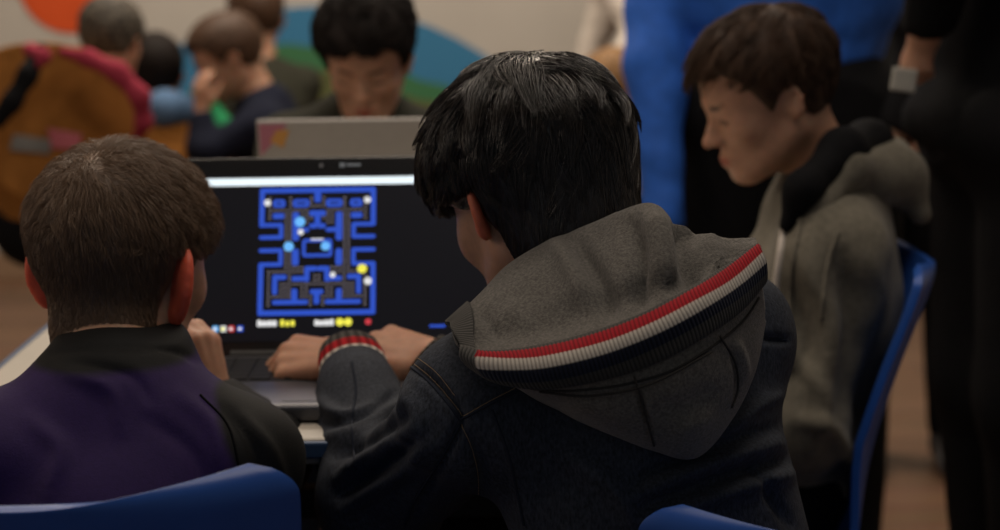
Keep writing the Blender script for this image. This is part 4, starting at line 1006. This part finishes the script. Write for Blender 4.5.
flat_patch('pink_print', [(48, 128), (82, 134), (80, 150), (52, 148)], M['pink_print'], kio['jacket'], kio)
# fair-haired child and the white-sleeved adult right of centre
back_kid('fair-haired child in white, mostly hidden behind the denim-jacket boy', 614, 88, 5.2, 60, 20, .84, 'white_cloth', 'hair_light', (-1, .3), dx=.06)
# ---------------- standing adults
def standing(label, base, hpx, yaw, zs, jm, tm, rtv=None, wide=.19, z_sh=1.42, e=None, w=None, hm='hair_far', h=.009, rl=.085, depth=.12, lean=(0, 0), stance=.10, toe=None, hdpos=None, pelz=.95, hands=True, jname='jacket', extra=None, sleeve_cut=0.0, group=None, skin=(.85, .85, .85), headz=1.62, pitch=10, hand_l=None):
    bx_, by_ = base; f = A3(-math.sin(R_(yaw)), math.cos(R_(yaw)), 0); rt = A3(f[1], -f[0], 0)
    nk = A3(bx_+lean[0], by_+lean[1], z_sh+.06); hd_ = Head(hdpos if hdpos is not None else nk+A3(0, 0, .14)+f*.03, yaw, pitch, 0, 1.05)
    pel = A3(bx_, by_, pelz)
    J = dict(neck=nk, pel=pel, sl=nk-rt*wide-A3(0, 0, .06), sr=nk+rt*wide-A3(0, 0, .06), ra=.05, rl=rl, depth=depth, toe=f*.17)
    for s, sg in (('l', -1), ('r', 1)):
        J['h'+s] = pel+rt*sg*.09-A3(0, 0, .04); J['a'+s] = A3(bx_, by_, .09)+rt*sg*stance; J['k'+s] = (J['h'+s]+J['a'+s])/2+f*.02+A3(0, 0, .03)
        J['e'+s] = J['s'+s]+rt*sg*.06-A3(0, 0, .29)+f*.02; J['w'+s] = J['e'+s]+f*.10-A3(0, 0, .23)
    for k, v in (e or {}).items(): J['e'+k] = A3(*v)
    for k, v in (w or {}).items(): J['w'+k] = A3(*v)
    hh = {}
    for s, sg in (('l', 1), ('r', -1)):
        dr = J['w'+s]-J['e'+s]; hh[s] = dict(wr=J['w'+s], dr=dr, nm=rt*(-sg)+f*.2, side=sg, s=1.0)
    if hand_l: hh['l'] = dict(wr=J['wl'], **hand_l)
    return person(label, hd_, J, (bx_, by_, 0), h=h, hairmat=hm, jacket=jm, trousers=tm, hands=hh, wr_amp=.008, hj=h, jacket_name=jname, extra_jacket=extra, sleeve_cut=sleeve_cut, skin=skin)
xb = P(790, 60, 3.45)[0]
def exB(p, d):
    d = smin(d, E(p, (xb, 3.45, 1.20), (.235, .15, .22)), .06)
    return smax(d, .985-p[:, 2]-.0*p[:, 0], .012) if False else np.where(np.abs(p[:, 0]-xb) < .5, np.where(p[:, 0] > xb-.19, smax(d, .995-p[:, 2], .012), d), d)
standing('adult in bright blue jacket and black trousers, one arm propped low', (xb, 3.45), None, 0, None, 'blue_cloth', 'black_cloth', wide=.19, z_sh=1.40, pelz=.93, rl=.115, depth=.13, stance=.12, lean=(-.05, .12),
         e=dict(l=P(655, 60, 3.40), r=(xb+.2, 3.62, 1.15)), w=dict(l=P(664, 232, 3.30), r=(xb+.02, 3.78, 1.18)), extra=exB, h=.009)
stB = bpy.context
xk = P(1000, 100, 2.75)[0]
adk, adi = standing('adult in black standing at the right edge, pale paper in hand', (P(1040, 100, 2.85)[0], 2.85), None, 100, None, 'black_cloth', 'black_cloth', wide=.19, z_sh=1.42, rl=.115, depth=.17, stance=.08,
         e=dict(l=P(948, -60, 2.66)), w=dict(l=P(925, 34, 2.72)), sleeve_cut=.0, hand_l=dict(dr=(-.22, .1, -1), nm=(-.5, -1, 0), side=1, s=.72, thumb=(18, 8), curl=(10, 75, 80, 84, 86)))
standing('adult in dark clothes between the blue jacket and the black-clad adult', (P(915, 60, 4.3)[0], 4.3), None, 170, None, 'black_cloth', 'black_cloth', wide=.17, rl=.09, w=dict(r=P(902, 112, 4.12)), e=dict(r=P(915, 20, 4.15)))
standing('adult in white shirt leaning down behind the fair-haired child', (P(690, 100, 6.05)[0], 6.05), None, 80, None, 'white_cloth', 'black_cloth', wide=.17, lean=(-.28, 0), z_sh=1.28, e=dict(l=P(640, 35, 5.80)), w=dict(l=P(606, 80, 5.72)), hdpos=P(642, -12, 5.95), pitch=40)
# pale paper in the black-clad adult's hand
a0 = P(904, 80, 2.70)
pp = bpy.data.objects.new('x', None)
bm = bmesh.new()
bx(bm, (0, 0, 0), (.036, .010, .034), .003, rot=Matrix.Rotation(R_(8), 3, 'Y'))
o = bm_obj('folded_paper', bm, M['paper'], None, loc=Vector(a0)); tag(o, 'small pale folded paper held by the adult in black', 'paper')
bpy.data.objects.remove(pp)
